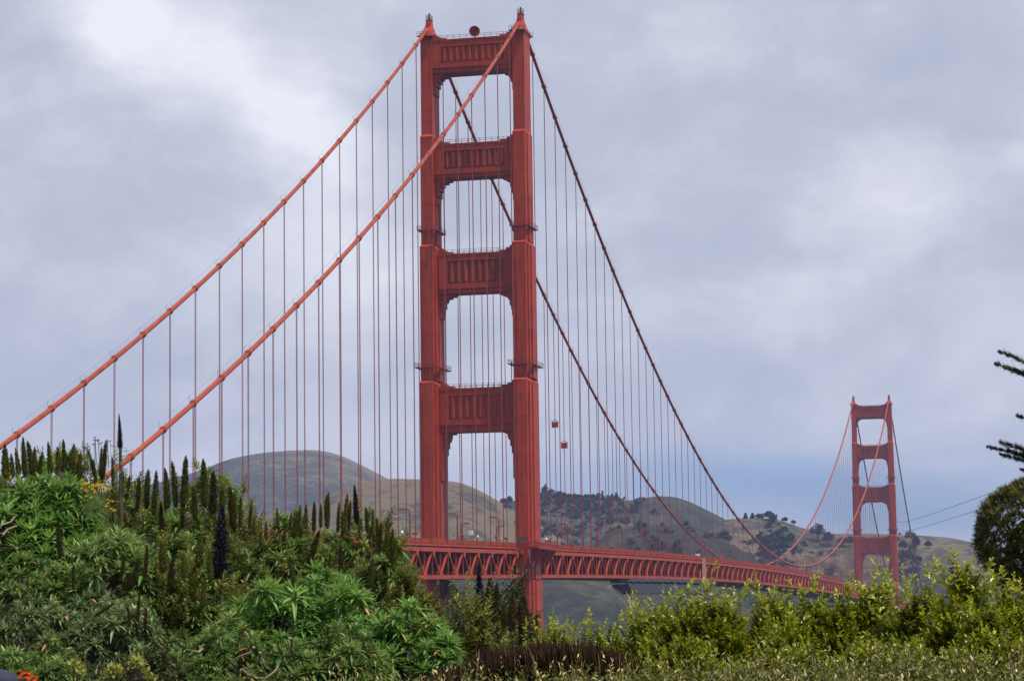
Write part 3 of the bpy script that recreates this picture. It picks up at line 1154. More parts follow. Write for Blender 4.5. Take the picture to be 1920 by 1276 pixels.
def sign(x, y, w, h, zc, mat, label, post=True, double=False):
    z = deck_z(y)+dz_road
    t = tag(empty('road_sign', (x, y, z)), label, 'sign')
    mb = MB()
    mb.box(-w/2, w/2, -0.06, -0.02, zc-h/2, zc+h/2)
    if double:
        mb.box(-w/2+0.1, w/2-0.1, -0.075, -0.061, zc-0.12, zc+0.0)
    mb.build('panel', M[mat], t)
    mb = MB()
    mb.tube([(0, 0.06, 0), (0, 0.06, zc+h/2-0.1)], 0.07, 6)
    mb.build('post', M['truss'], t)


sign(11.9, -60, 1.25, 1.2, 3.6, 'white', 'white square sign on a post in the gap between the near tower legs')
sign(11.9, -27, 0.9, 0.5, 2.5, 'yellow', 'small yellow sign on the deck close to the right leg of the near tower')
sign(-11.5, 470, 2.2, 2.9, 4.4, 'white', 'white sign on the deck right of where the far cable meets it')
sign(-11.5, 585, 2.0, 2.5, 3.4, 'white', 'white sign on the deck below the crossing of the two cables')
sign(-11.5, 760, 2.0, 2.6, 3.0, 'white', 'small white sign on the deck under the lowest part of the near cable')


def plaque():
    t = tag(empty('access_door', (HW, -8.22, 76.0)), 'grey green access door at the foot of the near tower right leg', 'door')
    mb = MB()
    mb.box(-1.3, 1.3, -0.12, 0.0, 0.0, 1.7)
    mb.build('panel', flat('grey_green_paint', (0.05, 0.06, 0.045), 0.7), t)
    mb = MB()
    mb.box(-1.45, 1.45, -0.06, 0.0, 1.72, 1.9)
    mb.box(-1.5, -1.32, -0.06, 0.0, 0.0, 1.9)
    mb.box(1.32, 1.5, -0.06, 0.0, 0.0, 1.9)
    mb.build('frame', M['strut'], t)


plaque()


def hose():
    pts = []
    for k in range(17):
        u = k/16
        pts.append((16.6, -13.5+10.5*u, 74.1-5.2*4*u*(1-u)*(0.75+0.25*u)))
    mb = MB()
    mb.tube(pts, 0.14, 6)
    tag(mb.build('hanging_hose', M['hose']), 'pale hose drooping under the sidewalk bay beside the near tower', 'hose')


hose()


def callbox(x, y, kind, label):
    z = deck_z(y)+dz_road
    t = tag(empty('deck_post', (x, y, z)), label, 'post')
    mb = MB()
    hgt = {'red': 2.6, 'white': 2.3, 'dark': 2.0, 'wide': 2.5}[kind]
    mb.lathe((0, 0, 0), [(0.2, 0), (0.12, 0.4), (0.1, hgt)], 8)
    mb.build('stem', M['truss'] if kind in ('red', 'wide') else M['dark'], t)
    mb = MB()
    if kind == 'wide':
        mb.box(-0.5, 0.5, -0.4, 0.4, hgt-0.25, hgt+0.15)
        mb.frustum(0, 0, 0.62, 0.5, hgt+0.15, 0.5, 0.4, hgt+0.35)
    else:
        mb.lathe((0, 0, hgt), [(0.15, -0.1), (0.3, 0.05), (0.36, 0.3), (0.28, 0.55), (0.1, 0.68)], 10)
    m = {'red': 'cable', 'white': 'white', 'dark': 'dark', 'wide': 'truss'}[kind]
    mb.build('cap', M[m], t)


callbox(12.6, -138, 'red', 'red capped post on the deck, left end of the visible rail')
callbox(12.6, -130, 'white', 'white capped post on the deck, left of the near tower')
callbox(12.6, -125, 'dark', 'dark capped post on the deck, left of the near tower')
callbox(12.6, -118, 'wide', 'red post with a flat wide cap touching the left tower leg')
callbox(12.6, -72.5, 'wide', 'wide capped post on the deck left of the white square sign')
callbox(12.6, -56, 'white', 'white capped post on the deck right of the white square sign')
callbox(12.6, -35, 'red', 'red capped post under the last lamp before the right tower leg')
callbox(12.6, -23, 'wide', 'red post with a flat wide cap touching the right tower leg')
callbox(17.6, 6, 'white', 'pale capped post on the sidewalk bay right of the near tower')


def person(x, y, shirt, label):
    z = deck_z(y)+dz_road
    t = empty('person', (x, y, z))
    tag(t, label, 'person')
    # one continuous figure grown from a jointed skeleton
    J = [(0, 0, 0.95), (0, 0, 1.2), (0, 0, 1.42), (0, 0, 1.52), (0, 0, 1.66), (0, 0, 1.78),
         (-0.2, 0, 1.4), (-0.26, 0.03, 1.12), (-0.24, -0.12, 0.9), (0.2, 0, 1.4), (0.26, 0.03, 1.12), (0.24, -0.12, 0.9),
         (-0.1, 0, 0.88), (-0.11, 0.02, 0.48), (-0.11, 0.08, 0.06), (-0.11, -0.14, 0.04), (0.1, 0, 0.88), (0.11, -0.08, 0.48), (0.11, -0.06, 0.06), (0.11, -0.26, 0.04)]
    Ed = [(0, 1), (1, 2), (2, 3), (3, 4), (4, 5), (2, 6), (6, 7), (7, 8), (2, 9), (9, 10), (10, 11), (0, 12), (12, 13), (13, 14), (14, 15), (0, 16), (16, 17), (17, 18), (18, 19)]
    rad = [.15, .15, .14, .06, .1, .08, .07, .05, .04, .07, .05, .04, .1, .07, .05, .045, .1, .07, .05, .045]
    me = bpy.data.meshes.new('body')
    me.from_pydata(J, Ed, [])
    me.materials.append(shirt)
    b = link('body', me, t)
    b.modifiers.new('skin', 'SKIN')
    me.skin_vertices[0].use_mark if False else None
    for i, r in enumerate(rad):
        me.skin_vertices[0].data[i].radius = (r, r)
    me.skin_vertices[0].data[0].use_root = True
    sb = b.modifiers.new('sub', 'SUBSURF')
    sb.levels = sb.render_levels = 1
    mb = MB()
    mb.lathe((0, 0.01, 1.62), [(0.115, 0), (0.128, 0.08), (0.12, 0.18), (0.06, 0.26)], 10)
    mb.build('hair', M['rubber'], t)


def add_skin_persons():
    cols = [flat('white_shirt', (0.75, 0.73, 0.7), 0.8), flat('navy_jacket', (0.04, 0.05, 0.09), 0.8), flat('dark_coat', (0.05, 0.045, 0.045), 0.8)]
    for (x, y, c, l) in ((12.9, -87.5, 0, 'person in a white top walking along the near rail, between the tower legs'),
                         (12.9, -104, 1, 'person in a navy jacket at the near rail in front of the left tower leg'),
                         (12.9, -111, 2, 'person in a dark coat at the near rail in front of the left tower leg'),
                         (12.9, 66, 2, 'person in dark clothes on the sidewalk, right of the near tower')):
        person(x, y, cols[c], l)


try:
    add_skin_persons()
except Exception as ex:
    print('persons:', ex)


def bus(y, x, label, L=9.0, mat='white'):
    z = deck_z(y)+dz_road
    sl = math.atan2(deck_z(y+1)-deck_z(y-1), 2)
    t = tag(empty('white_bus', (x, y, z)), label, 'bus')
    t.rotation_euler = (sl, 0, 0)
    mb = MB()
    prof = [(-L/2, 0.45), (L/2, 0.45), (L/2, 1.6), (L/2-0.25, 2.75), (L/2-0.6, 3.05), (-L/2+0.3, 3.05), (-L/2, 2.7)]
    mb.prism(prof, 'x', -1.2, 1.2)
    mb.build('body', M[mat], t)
    for sx in (-1, 1):
        mb = MB()
        mb.box(min(sx*1.2, sx*1.215), max(sx*1.2, sx*1.215), -L/2+0.5, L/2-0.9, 1.6, 2.5)
        mb.build('window', M['glass'], t)
        for yy in (-L/2+1.8, L/2-1.6):
            mb = MB()
            mb.tube([(sx*0.95, yy, 0.45), (sx*1.22, yy, 0.45)], 0.45, 16)
            mb.build('wheel', M['rubber'], t)
    mb = MB()
    mb.box(-1.0, 1.0, -L/2-0.012, -L/2+0.0, 1.5, 2.5)
    mb.build('rear_window', M['glass'], t)


bus(880, -5.5, 'white bus on the far end of the deck beside the distant tower', 10.0)

# ------------------------------------------------------------------ foliage tools
def frame_from(d):
    """two unit vectors across each direction"""
    d = d/np.linalg.norm(d, axis=1, keepdims=True)
    ref = np.where(np.abs(d[:, 2:3]) < 0.9, np.array([[0, 0, 1.0]]), np.array([[1.0, 0, 0]]))
    a = np.cross(d, ref)
    a /= np.linalg.norm(a, axis=1, keepdims=True)
    b = np.cross(a, d)
    return d, a, b


def leaves(base, d, length, width, droop, rnd, prof=((0, .3), (.35, 1), (.7, .75), (1, .04)), fold=0.25, twist=None):
    """one folded, drooping strip per leaf; returns verts, quads, per-vertex random"""
    n = len(base)
    d, a, b = frame_from(d)
    if twist is not None:
        c, s = np.cos(twist)[:, None], np.sin(twist)[:, None]
        a, b = a*c+b*s, b*c-a*s
    R = len(prof)
    V = np.zeros((n, R, 3, 3))
    L = length[:, None]
    for i, (s, w) in enumerate(prof):
        c = base+d*L*s
        c[:, 2] -= (droop*length)*s*s
        ww = (width*w)[:, None]*0.5
        V[:, i, 0] = c-a*ww+b*ww*fold*2
        V[:, i, 1] = c
        V[:, i, 2] = c+a*ww+b*ww*fold*2
    I = np.arange(n*R*3).reshape(n, R, 3)
    Q = np.stack([I[:, :-1, :-1], I[:, :-1, 1:], I[:, 1:, 1:], I[:, 1:, :-1]], -1).reshape(-1, 4)
    return V.reshape(-1, 3), Q, np.repeat(rnd, R*3)


class Leafy:
    def __init__(s):
        s.V, s.Q, s.r, s.n = [], [], [], 0

    def add(s, V, Q, r):
        s.V.append(V)
        s.Q.append(Q+s.n)
        s.r.append(r)
        s.n += len(V)

    def build(s, name, mat, parent=None, loc=None):
        V = np.concatenate(s.V)
        if loc is not None:
            V = V-np.asarray(loc)[None]
        Q = np.concatenate(s.Q)
        me = raw_mesh(name, V, Q.ravel(), np.arange(len(Q))*4, mat, np.concatenate(s.r))
        return link(name, me, parent)


def rosettes(lf, C, N, L, nl, wr=0.17, lo=-0.25, hi=1.35, droop=0.28, prof=None, spread=0.16):
    """whorls of lance leaves at points C facing along N"""
    m = len(C)
    n = m*nl
    N, A, B = frame_from(N)
    k = np.tile(np.arange(nl), m)
    idx = np.repeat(np.arange(m), nl)
    f = k/(nl-1)
    el = lo+(hi-lo)*f**0.8+rng.normal(0, 0.14, n)
    ph = k*2.39996+np.repeat(rng.random(m)*6.28, nl)+rng.normal(0, 0.2, n)
    d = (A[idx]*np.cos(ph)[:, None]+B[idx]*np.sin(ph)[:, None])*np.cos(el)[:, None]+N[idx]*np.sin(el)[:, None]
    ln = L*np.repeat(rng.uniform(.62, 1.35, m), nl)*(1.05-0.45*f)*rng.uniform(.85, 1.15, n)
    base = C[idx]+N[idx]*(f*L*0.28)[:, None]
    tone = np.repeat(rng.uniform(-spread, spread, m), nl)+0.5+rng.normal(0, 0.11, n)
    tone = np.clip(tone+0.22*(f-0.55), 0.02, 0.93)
    dead = (f < 0.16) & (rng.random(n) < 0.10)
    tone = np.where(dead, 0.985, tone)
    dr = droop*(1.1-0.8*f)*rng.uniform(.6, 1.4, n)
    kw = {} if prof is None else dict(prof=prof)
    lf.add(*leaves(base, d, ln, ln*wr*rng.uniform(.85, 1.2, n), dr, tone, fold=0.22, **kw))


def dome(n, c, rx, ry, rz, depth=0.22, lump=0.16, seed=0, low=-0.05, facing=-0.45, flat=1.0):
    """points on a lumpy half-dome and their outward directions; the side turned away is thinned"""
    r = np.random.default_rng(seed)
    m = int(n*2.6)
    u = r.uniform(low, 1, m)
    ph = r.uniform(0, 2*PI, m)
    s = np.sqrt(np.clip(1-u*u, 0, 1))
    D = np.stack([s*np.cos(ph), s*np.sin(ph), u], 1)
    if flat != 1.0:
        D[:, 2] = np.sign(D[:, 2])*np.abs(D[:, 2])**flat
    to = (CAM-np.asarray(c))
    to = to/np.linalg.norm(to)
    D = D[(D[:, :2]@to[:2]) > facing][:n]
    bump = 1+lump*2.2*fbm(D[:, 0]*2.2+seed*1.7+30+D[:, 2], D[:, 1]*2.2+seed*0.7+50+D[:, 2]*1.3, 3)
    q = bump*(1-depth*r.random(len(D))**1.6)
    Pt = np.asarray(c)[None]+D*np.array([[rx, ry, rz]])*q[:, None]
    Nn = D/np.array([[rx, ry, rz]])
    Nn /= np.linalg.norm(Nn, axis=1, keepdims=True)
    return Pt, Nn, q


def core_mesh(name, c, rx, ry, rz, k, mat, parent, loc, seed=0):  # solid dark blob behind the leaves, painted as the crown's shaded depth
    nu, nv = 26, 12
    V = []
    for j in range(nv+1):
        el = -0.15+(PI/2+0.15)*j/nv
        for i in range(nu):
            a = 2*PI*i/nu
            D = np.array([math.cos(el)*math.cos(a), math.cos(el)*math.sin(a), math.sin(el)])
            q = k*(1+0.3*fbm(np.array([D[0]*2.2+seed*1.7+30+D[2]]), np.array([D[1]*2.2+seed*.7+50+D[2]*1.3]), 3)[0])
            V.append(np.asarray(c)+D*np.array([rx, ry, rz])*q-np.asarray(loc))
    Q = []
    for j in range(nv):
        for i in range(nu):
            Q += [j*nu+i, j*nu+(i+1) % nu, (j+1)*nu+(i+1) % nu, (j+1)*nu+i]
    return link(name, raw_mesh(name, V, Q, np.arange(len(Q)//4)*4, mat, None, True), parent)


LM = {
    'bright': leaf_mat('leaf_bright_green', [(0, (0.028, 0.082, 0.012)), (0.4, (0.095, 0.205, 0.036)), (0.75, (0.19, 0.35, 0.080)), (0.95, (0.34, 0.50, 0.15)), (0.97, (0.45, 0.30, 0.09)), (1, (0.42, 0.24, 0.08))], 0.3),
    'mid': leaf_mat('leaf_mid_green', [(0, (0.030, 0.072, 0.012)), (0.5, (0.115, 0.200, 0.044)), (0.85, (0.26, 0.38, 0.115)), (0.95, (0.38, 0.48, 0.18)), (0.97, (0.38, 0.24, 0.09)), (1, (0.3, 0.17, 0.07))], 0.25),
    'grey': leaf_mat('leaf_grey_green', [(0, (0.032, 0.062, 0.018)), (0.5, (0.120, 0.180, 0.064)), (0.85, (0.29, 0.37, 0.16)), (0.95, (0.42, 0.47, 0.25)), (0.97, (0.38, 0.25, 0.11)), (1, (0.28, 0.17, 0.085))], 0.2),
    'olive': leaf_mat('leaf_olive', [(0, (0.034, 0.042, 0.008)), (0.5, (0.115, 0.130, 0.024)), (0.9, (0.27, 0.28, 0.05)), (0.95, (0.30, 0.27, 0.05)), (0.97, (0.18, 0.10, 0.04)), (1, (0.15, 0.08, 0.03))], 0.25),
    'dark': leaf_mat('leaf_dark', [(0, (0.016, 0.026, 0.008)), (0.5, (0.048, 0.064, 0.018)), (0.9, (0.11, 0.13, 0.035)), (0.97, (0.10, 0.065, 0.03)), (1, (0.10, 0.055, 0.03))], 0.2),
    'spike': leaf_mat('spike_olive', [(0, (0.024, 0.034, 0.008)), (0.5, (0.105, 0.130, 0.028)), (0.85, (0.24, 0.27, 0.06)), (1, (0.15, 0.10, 0.04))], 0.15, 0.7, 0.2),
    'spikebrown': leaf_mat('spike_brown', [(0, (0.026, 0.022, 0.010)), (0.5, (0.095, 0.080, 0.028)), (0.85, (0.19, 0.15, 0.05)), (1, (0.25, 0.13, 0.05))], 0.1, 0.8, 0.2),
    'spikeblue': leaf_mat('spike_blue', [(0, (0.012, 0.012, 0.02)), (0.6, (0.03, 0.028, 0.055)), (0.85, (0.085, 0.085, 0.15)), (1, (0.30, 0.30, 0.38))], 0.1, 0.7, 0.2),
    'box': leaf_mat('leaf_yellow_green', [(0, (0.024, 0.042, 0.003)), (0.4, (0.12, 0.150, 0.007)), (0.75, (0.315, 0.36, 0.016)), (0.93, (0.50, 0.55, 0.07)), (1, (0.42, 0.30, 0.06))], 0.35, 0.35, 0.5),
    'pale': leaf_mat('leaf_pale_tips', [(0, (0.018, 0.032, 0.004)), (0.5, (0.095, 0.112, 0.012)), (0.8, (0.21, 0.20, 0.035)), (0.9, (0.52, 0.39, 0.16)), (1, (0.68, 0.54, 0.28))], 0.2),
    'stalk': leaf_mat('dead_stalk', [(0, (0.016, 0.010, 0.006)), (0.6, (0.045, 0.025, 0.014)), (0.95, (0.10, 0.055, 0.03)), (1, (0.25, 0.18, 0.11))], 0.05, 0.9, 0.1),
    'tuft': leaf_mat('leaf_dark_tuft', [(0, (0.022, 0.030, 0.008)), (0.5, (0.090, 0.100, 0.024)), (0.9, (0.27, 0.27, 0.08)), (1, (0.28, 0.22, 0.08))], 0.15),
    'cypress': leaf_mat('cypress_scale', [(0, (0.010, 0.022, 0.009)), (0.6, (0.032, 0.058, 0.018)), (1, (0.09, 0.12, 0.035))], 0.08),
    'far': leaf_mat('hazed_tree_leaf', [(0, (0.024, 0.034, 0.034)), (0.6, (0.042, 0.055, 0.050)), (1, (0.062, 0.074, 0.06))], 0.05, 0.9, 0.1),  # leaf green paled towards blue grey, distance haze mixed into the colour
    'yellowf': leaf_mat('yellow_petal', [(0, (0.5, 0.34, 0.02)), (1, (0.75, 0.55, 0.04))], 0.2),
    'orangef': leaf_mat('orange_petal', [(0, (0.7, 0.10, 0.01)), (1, (0.85, 0.2, 0.02))], 0.2),
    'purplef': leaf_mat('purple_petal', [(0, (0.06, 0.05, 0.13)), (1, (0.22, 0.19, 0.38))], 0.2),
}


# flower spikes: a tapering column of bracts; a few shapes shared by all the copies
def spike_mesh(name, mat, n, taper, w, seed, bract=0.05, up=0.55):
    """unit-height column; w = width over height"""
    r = np.random.default_rng(seed)
    t = r.random(n)**0.9
    rad = w*0.5*np.minimum(1, (t+0.04)*9)*(1-t**taper)**0.6*(1+0.10*np.sin(t*21+seed)*r.random(n))
    ph = r.uniform(0, 2*PI, n)
    bend = 0.05*np.sin(seed*2.0)
    out = np.stack([np.cos(ph), np.sin(ph), np.zeros(n)], 1)
    base = out*(rad*0.55)[:, None]
    base[:, 2] = t
    base[:, 0] += bend*t*t
    d = out*math.cos(up)+np.array([[0, 0, 1.0]])*math.sin(up)
    d += r.normal(0, 0.18, d.shape)
    lf = Leafy()
    ln = np.maximum(rad*0.75, bract*0.35)*r.uniform(.8, 1.5, n)
    ln *= 0.75
    lf.add(*leaves(base, d, ln, np.full(n, bract)*r.uniform(.7, 1.2, n), np.zeros(n), r.random(n), prof=((0, .6), (.5, 1), (1, .15)), fold=0.3))
    k = 10
    V = []
    for i in range(9):
        tt = i/8
        rr = w*0.36*min(1, (tt+0.05)*9)*max(0.02, (1-tt**taper))**0.75
        for j in range(k):
            V.append((rr*math.cos(6.283*j/k)+bend*tt*tt, rr*math.sin(6.283*j/k), tt*0.98))
    Q = [(i*k+j, i*k+(j+1) % k, (i+1)*k+(j+1) % k, (i+1)*k+j) for i in range(8) for j in range(k)]
    lf.add(np.array(V), np.array(Q), np.full(len(V), 0.08))
    VV, QQ = np.concatenate(lf.V), np.concatenate(lf.Q)
    return raw_mesh(name, VV, QQ.ravel(), np.arange(len(QQ))*4, mat, np.concatenate(lf.r))


SPK = {'o': [spike_mesh('flower_spike', LM['spike'], 700, 3.0, 0.20, s, 0.032) for s in (1, 2, 3, 4)],
       'b': [spike_mesh('flower_spike', LM['spikebrown'], 700, 3.4, 0.20, s, 0.034) for s in (5, 6, 7)],
       'p': [spike_mesh('flower_spike', LM['spikeblue'], 900, 1.7, 0.20, s, 0.028, 0.3) for s in (8, 9)],
       'f': [spike_mesh('flower_spike', LM['olive'], 520, 2.4, 0.27, s, 0.06) for s in (10, 11, 12)]}


def spike(parent, px, ytop, lpx, dist, kind='o', tilt=0.0, wide=1.0, label=None):
    s = lpx/FPX*dist
    b = at(px-math.sin(tilt)*lpx, ytop+lpx*math.cos(tilt), dist)
    o = link('flower_spike', SPK[kind][random.randrange(len(SPK[kind]))], parent)
    o.location = tuple(Vector(b)-Vector(parent.location))
    o.rotation_euler = (random.uniform(-.06, .06), tilt+random.uniform(-.03, .03), random.uniform(-0.5, 0.5) if abs(tilt) < 0.05 else -YAW)
    k = random.uniform(.85, 1.15)
    o.scale = (s*wide*k*.88, s*wide*k*.88, s)
    if label:
        o['label'] = label
    return o


# ------------------------------------------------------------------ left bank of shrubs
def lobes(n, c, rx, ry, rz, seed, k=5, **kw):
    """an uneven crown: one broad dome plus several smaller ones leaning out of it"""
    r = np.random.default_rng(seed+5000)
    Ps, Ns, Qs = [], [], []
    a = dome(int(n*.5), c, rx*.86, ry*.86, rz*.86, seed=seed, **kw)
    Ps.append(a[0]); Ns.append(a[1]); Qs.append(a[2])
    for i in range(k):
        ph = 2*PI*(i+r.random()*.7)/k
        rad = r.uniform(.35, .75)
        h = r.uniform(.55, .92) if i else 0.97
        cc = np.asarray(c)+np.array([rx*rad*math.cos(ph)*(1 if i else .3), ry*rad*math.sin(ph), rz*(h-.38)])
        f = r.uniform(.34, .52)
        b = dome(int(n*.5/k)+8, cc, rx*f, ry*f, rz*.40, seed=seed+i+1, low=-.3, **kw)
        Ps.append(b[0]); Ns.append(b[1]); Qs.append(b[2])
    return np.concatenate(Ps), np.concatenate(Ns), np.concatenate(Qs)


def shrub(px, ytop, dist, hw, label, style, nros, L, nl=22, seed=0, name='rosette_shrub', cat='shrub', rzk=None, core=0.70, extra=None, depth=0.85, lump=0.16):
    """a shrub standing on the ground: px/ytop = top of its crown, hw = half width in pixels of the photograph"""
    top = at(px, ytop, dist)
    x, y = top[0], top[1]
    g = float(gz(x, y))-0.1
    rx = hw*1.12/FPX*dist
    rz = max(0.5, top[2]-g) if rzk is None else rzk
    g = top[2]-rz
    c = np.array([x, y, g])
    loc = (x, y, float(gz(x, y)))
    t = tag(empty(name, loc), label, cat, 'shrubs of the left bank')
    lf = Leafy()
    Pt, Nn, q = lobes(int(nros*1.15), c, rx, rx*depth, rz, seed+1, lump=lump)
    Nn = Nn+np.array([[0, 0, 0.5]])+rng.normal(0, .2, Nn.shape)
    seg = ((0, .3), (.35, 1), (.7, .75), (1, .04)) if dist < 26 else ((0, .35), (.45, 1), (1, .05))
    rosettes(lf, Pt, Nn, L*(.68 if dist < 26 else .9), nl, wr=.2, lo=-.12, hi=1.25, prof=seg, spread=.2)
    lf.build('foliage', LM[style], t, loc)
    core_mesh('shaded_core', c, rx, rx*depth, rz, core, M['core'], t, loc, seed+1)
    # woody branches that reach up into the crown
    mb = MB()
    r = np.random.default_rng(seed+77)
    for i in r.choice(len(Pt), min(16, len(Pt)), replace=False):
        p0 = c+np.array([r.normal(0, .12), r.normal(0, .12), 0])
        p2 = Pt[i]
        p1 = (p0+p2)/2+r.normal(0, .1, 3)+np.array([0, 0, -0.1])
        mb.tube([p0-np.array(loc), p1-np.array(loc), p2-np.array(loc)], [0.03, 0.02, 0.009], 5)
    mb.build('branches', M['bark'], t)
    return t, c, (rx, rx*depth, rz)


def needle_fill(t, c, R, n, L, style, seed, loc, up=0.75):
    """upright leafy shoots, like those of faded flower heads, filling a crown"""
    lf = Leafy()
    Pt, Nn, q = dome(n, c, *R, seed=seed, depth=0.3, lump=0.2)
    k = 34
    m = len(Pt)
    ax = Nn*(1-up)+np.array([[0, 0, up]])+rng.normal(0, .16, Nn.shape)
    ax, A, B = frame_from(ax)
    idx = np.repeat(np.arange(m), k)
    f = np.tile(np.arange(k)/(k-1), m)
    ln = L*rng.uniform(.7, 1.3, m)[idx]
    ph = np.tile(np.arange(k)*2.4, m)+rng.random(m)[idx]*6
    out = A[idx]*np.cos(ph)[:, None]+B[idx]*np.sin(ph)[:, None]
    base = Pt[idx]+ax[idx]*(f*ln)[:, None]+out*(0.03*(1-f))[:, None]
    d = out*0.75+ax[idx]*0.75+rng.normal(0, .2, out.shape)
    l2 = 0.075*(1.15-0.75*f)*rng.uniform(.7, 1.3, len(f))
    tone = np.clip(rng.uniform(.25, .75, m)[idx]+rng.normal(0, .13, len(f)), 0, 1)
    lf.add(*leaves(base, d, l2, l2*0.4, np.full(len(f), .1), tone, prof=((0, .5), (.5, 1), (1, .1))))
    return lf.build('seed_heads', LM[style], t, loc)


SH = {}
defs = [
    # key, px, ytop, dist, hw, style, rosettes, leaf, nl, label
    ('backleft', 80, 855, 33, 210, 'mid', 300, 0.20, 20, 'olive shrub with stubby faded spikes at the top left of the bank'),
    ('backmid', 215, 905, 33, 130, 'mid', 140, 0.20, 20, 'shrub with purple tipped stems in front of the near cable end'),
    ('brightleft', 62, 890, 26, 165, 'bright', 260, 0.235, 24, 'bright green long leaved shrub at the left edge, below the stubby spikes'),
    ('spikes', 345, 893, 30, 165, 'mid', 340, 0.20, 22, 'shrub with tall pointed dark green spikes left of the big hill'),
    ('olive', 520, 972, 29, 150, 'mid', 330, 0.19, 20, 'yellow olive shrub of dense seed heads in the middle of the bank'),
    ('brown', 655, 968, 30, 105, 'mid', 280, 0.17, 20, 'brownish shrub of crowded short spikes left of the near tower foot'),
    ('ridgeend', 722, 1018, 28, 68, 'mid', 230, 0.18, 20, 'dark brown green shrub at the right end of the bank crest'),
    ('slope', 765, 1092, 26, 62, 'olive', 150, 0.18, 22, 'fine leaved green shrub sloping down under the deck truss'),
    ('greyleft', 170, 1000, 23.5, 190, 'mid', 420, 0.19, 24, 'dull green rosette shrub below the bright green one, beside the bank edge'),
    ('midgap', 330, 1010, 25, 150, 'mid', 330, 0.20, 22, 'dull green shrub with drooping mossy stems beside the blue flower spire'),
    ('darkheads', 330, 1045, 23, 120, 'mid', 290, 0.18, 20, 'olive and rust seed head shrub left of the blue flower spire'),
    ('centre', 560, 1068, 22, 165, 'bright', 330, 0.225, 24, 'large bright rosette shrub in the centre, right of the blue spire'),
    ('brightest', 745, 1122, 19.5, 140, 'bright', 330, 0.215, 24, 'brightest green long leaved shrub, lowest right of the bank'),
    ('greylow', 150, 1110, 19.5, 200, 'grey', 420, 0.14, 22, 'pale grey green shrub of small rosettes at lower left'),
    ('greymid', 405, 1165, 18, 135, 'mid', 300, 0.135, 22, 'small rosette shrub with bare twigs below, lower centre left'),
    ('lowdark', 620, 1175, 18.3, 150, 'mid', 280, 0.19, 22, 'deep green shrub under the large bright ones, lower centre'),
    ('corner', 60, 1205, 16.5, 140, 'mid', 260, 0.13, 20, 'dark shrub in the bottom left corner'),
    ('bottom', 250, 1215, 16.5, 130, 'dark', 220, 0.12, 20, 'dark shrub with yellowish heads at the bottom edge, left'),
    ('spires', 925, 1125, 25, 80, 'dark', 150, 0.17, 20, 'dark shrub with upright purple brown spires below the truss'),
    ('spirefoot', 880, 1150, 22, 90, 'olive', 140, 0.17, 20, 'olive shrub between the brightest shrub and the purple spires'),
]
for i, (k, px, yt, ds, hw, st, nr, L, nl, lab) in enumerate(defs):
    SH[k] = shrub(px, yt, ds, hw, lab, st, int(nr*(1.0 if ds < 26 else 1.5)), L, nl, seed=i*3+2, core=.78 if ds >= 26 else .72)

for k, n, L, st in (('backleft', 220, .26, 'olive'), ('olive', 190, .22, 'olive'), ('brown', 150, .25, 'olive'), ('ridgeend', 140, .24, 'olive'),
                    ('slope', 300, .26, 'olive'), ('midgap', 80, .2, 'olive'), ('darkheads', 100, .2, 'olive'), ('spirefoot', 260, .28, 'olive'), ('spires', 200, .3, 'dark'), ('spikes', 150, .22, 'olive'), ('backmid', 140, .3, 'spike')):
    t, c, R = SH[k]
    needle_fill(t, c, R, n, L, st, 500+n, tuple(t.location))

# the spikes one can make out, each where it stands
for px, yt, l in ((7, 833, 70), (30, 840, 55), (41, 820, 85), (55, 826, 80), (62, 838, 60), (78, 846, 50), (91, 828, 70), (108, 838, 60), (118, 823, 80), (135, 833, 75), (146, 848, 60), (20, 850, 50)):
    spike(SH['backleft'][0], px, yt, l*.9, 31.5, random.choice('off'), random.uniform(-.12, .12), 1.0)
for px, yt, l, kd, tl in ((200, 825, 75, 'b', .18), (165, 842, 50, 'b', -.35), (190, 838, 55, 'o', .05), (212, 855, 60, 'o', 0), (232, 880, 55, 'o', .1), (176, 860, 60, 'o', -.1), (243, 890, 50, 'b', .2), (155, 870, 55, 'o', 0)):
    spike(SH['backmid'][0], px, yt, l, 31, kd, tl*.7, .75)
for px, yt, l in ((276, 880, 75), (294, 882, 80), (313, 877, 80), (325, 864, 90), (349, 854, 110), (366, 910, 70), (381, 859, 95), (402, 883, 85), (417, 912, 60), (433, 911, 85), (439, 925, 70), (451, 930, 60), (471, 940, 55), (309, 900, 60), (262, 895, 60), (340, 935, 60), (300, 940, 60), (392, 935, 65)):
    spike(SH['spikes'][0], px, yt, l*random.uniform(.85, 1.1), 28.5+random.uniform(-.8, .8), 'o' if random.random() < .85 else 'b', random.uniform(-.08, .08), random.uniform(.8, 1.1))
for px, yt, l in ((518, 947, 60), (546, 955, 50), (555, 957, 60), (563, 941, 65), (500, 972, 50), (535, 975, 50), (478, 962, 50), (490, 990, 50)):
    spike(SH['olive'][0], px, yt+4, l*.7, 28, 'o' if px > 510 else 'f', random.uniform(-.1, .1), .9)
for px, yt, l in ((574, 945, 60), (590, 940, 65), (601, 944, 60), (612, 927, 75), (618, 921, 85), (635, 940, 65), (651, 925, 80), (658, 937, 70), (687, 949, 55), (701, 953, 60), (644, 958, 60), (672, 960, 60)):
    spike(SH['brown'][0], px, yt, l*random.uniform(.65, .95), 28.5, random.choice('oobf'), random.uniform(-.1, .1), random.uniform(.75, 1.05))
spike(SH['brown'][0], 669, 907, 75, 28, 'p', 0.0, 1.0, 'dark purple flower spire')
for px, yt, l in ((708, 969, 50), (717, 978, 50), (725, 976, 60), (736, 992, 55), (745, 1010, 50)):
    spike(SH['ridgeend'][0], px, yt, l+10, 27, random.choice('obf'), random.uniform(-.1, .15), .9)
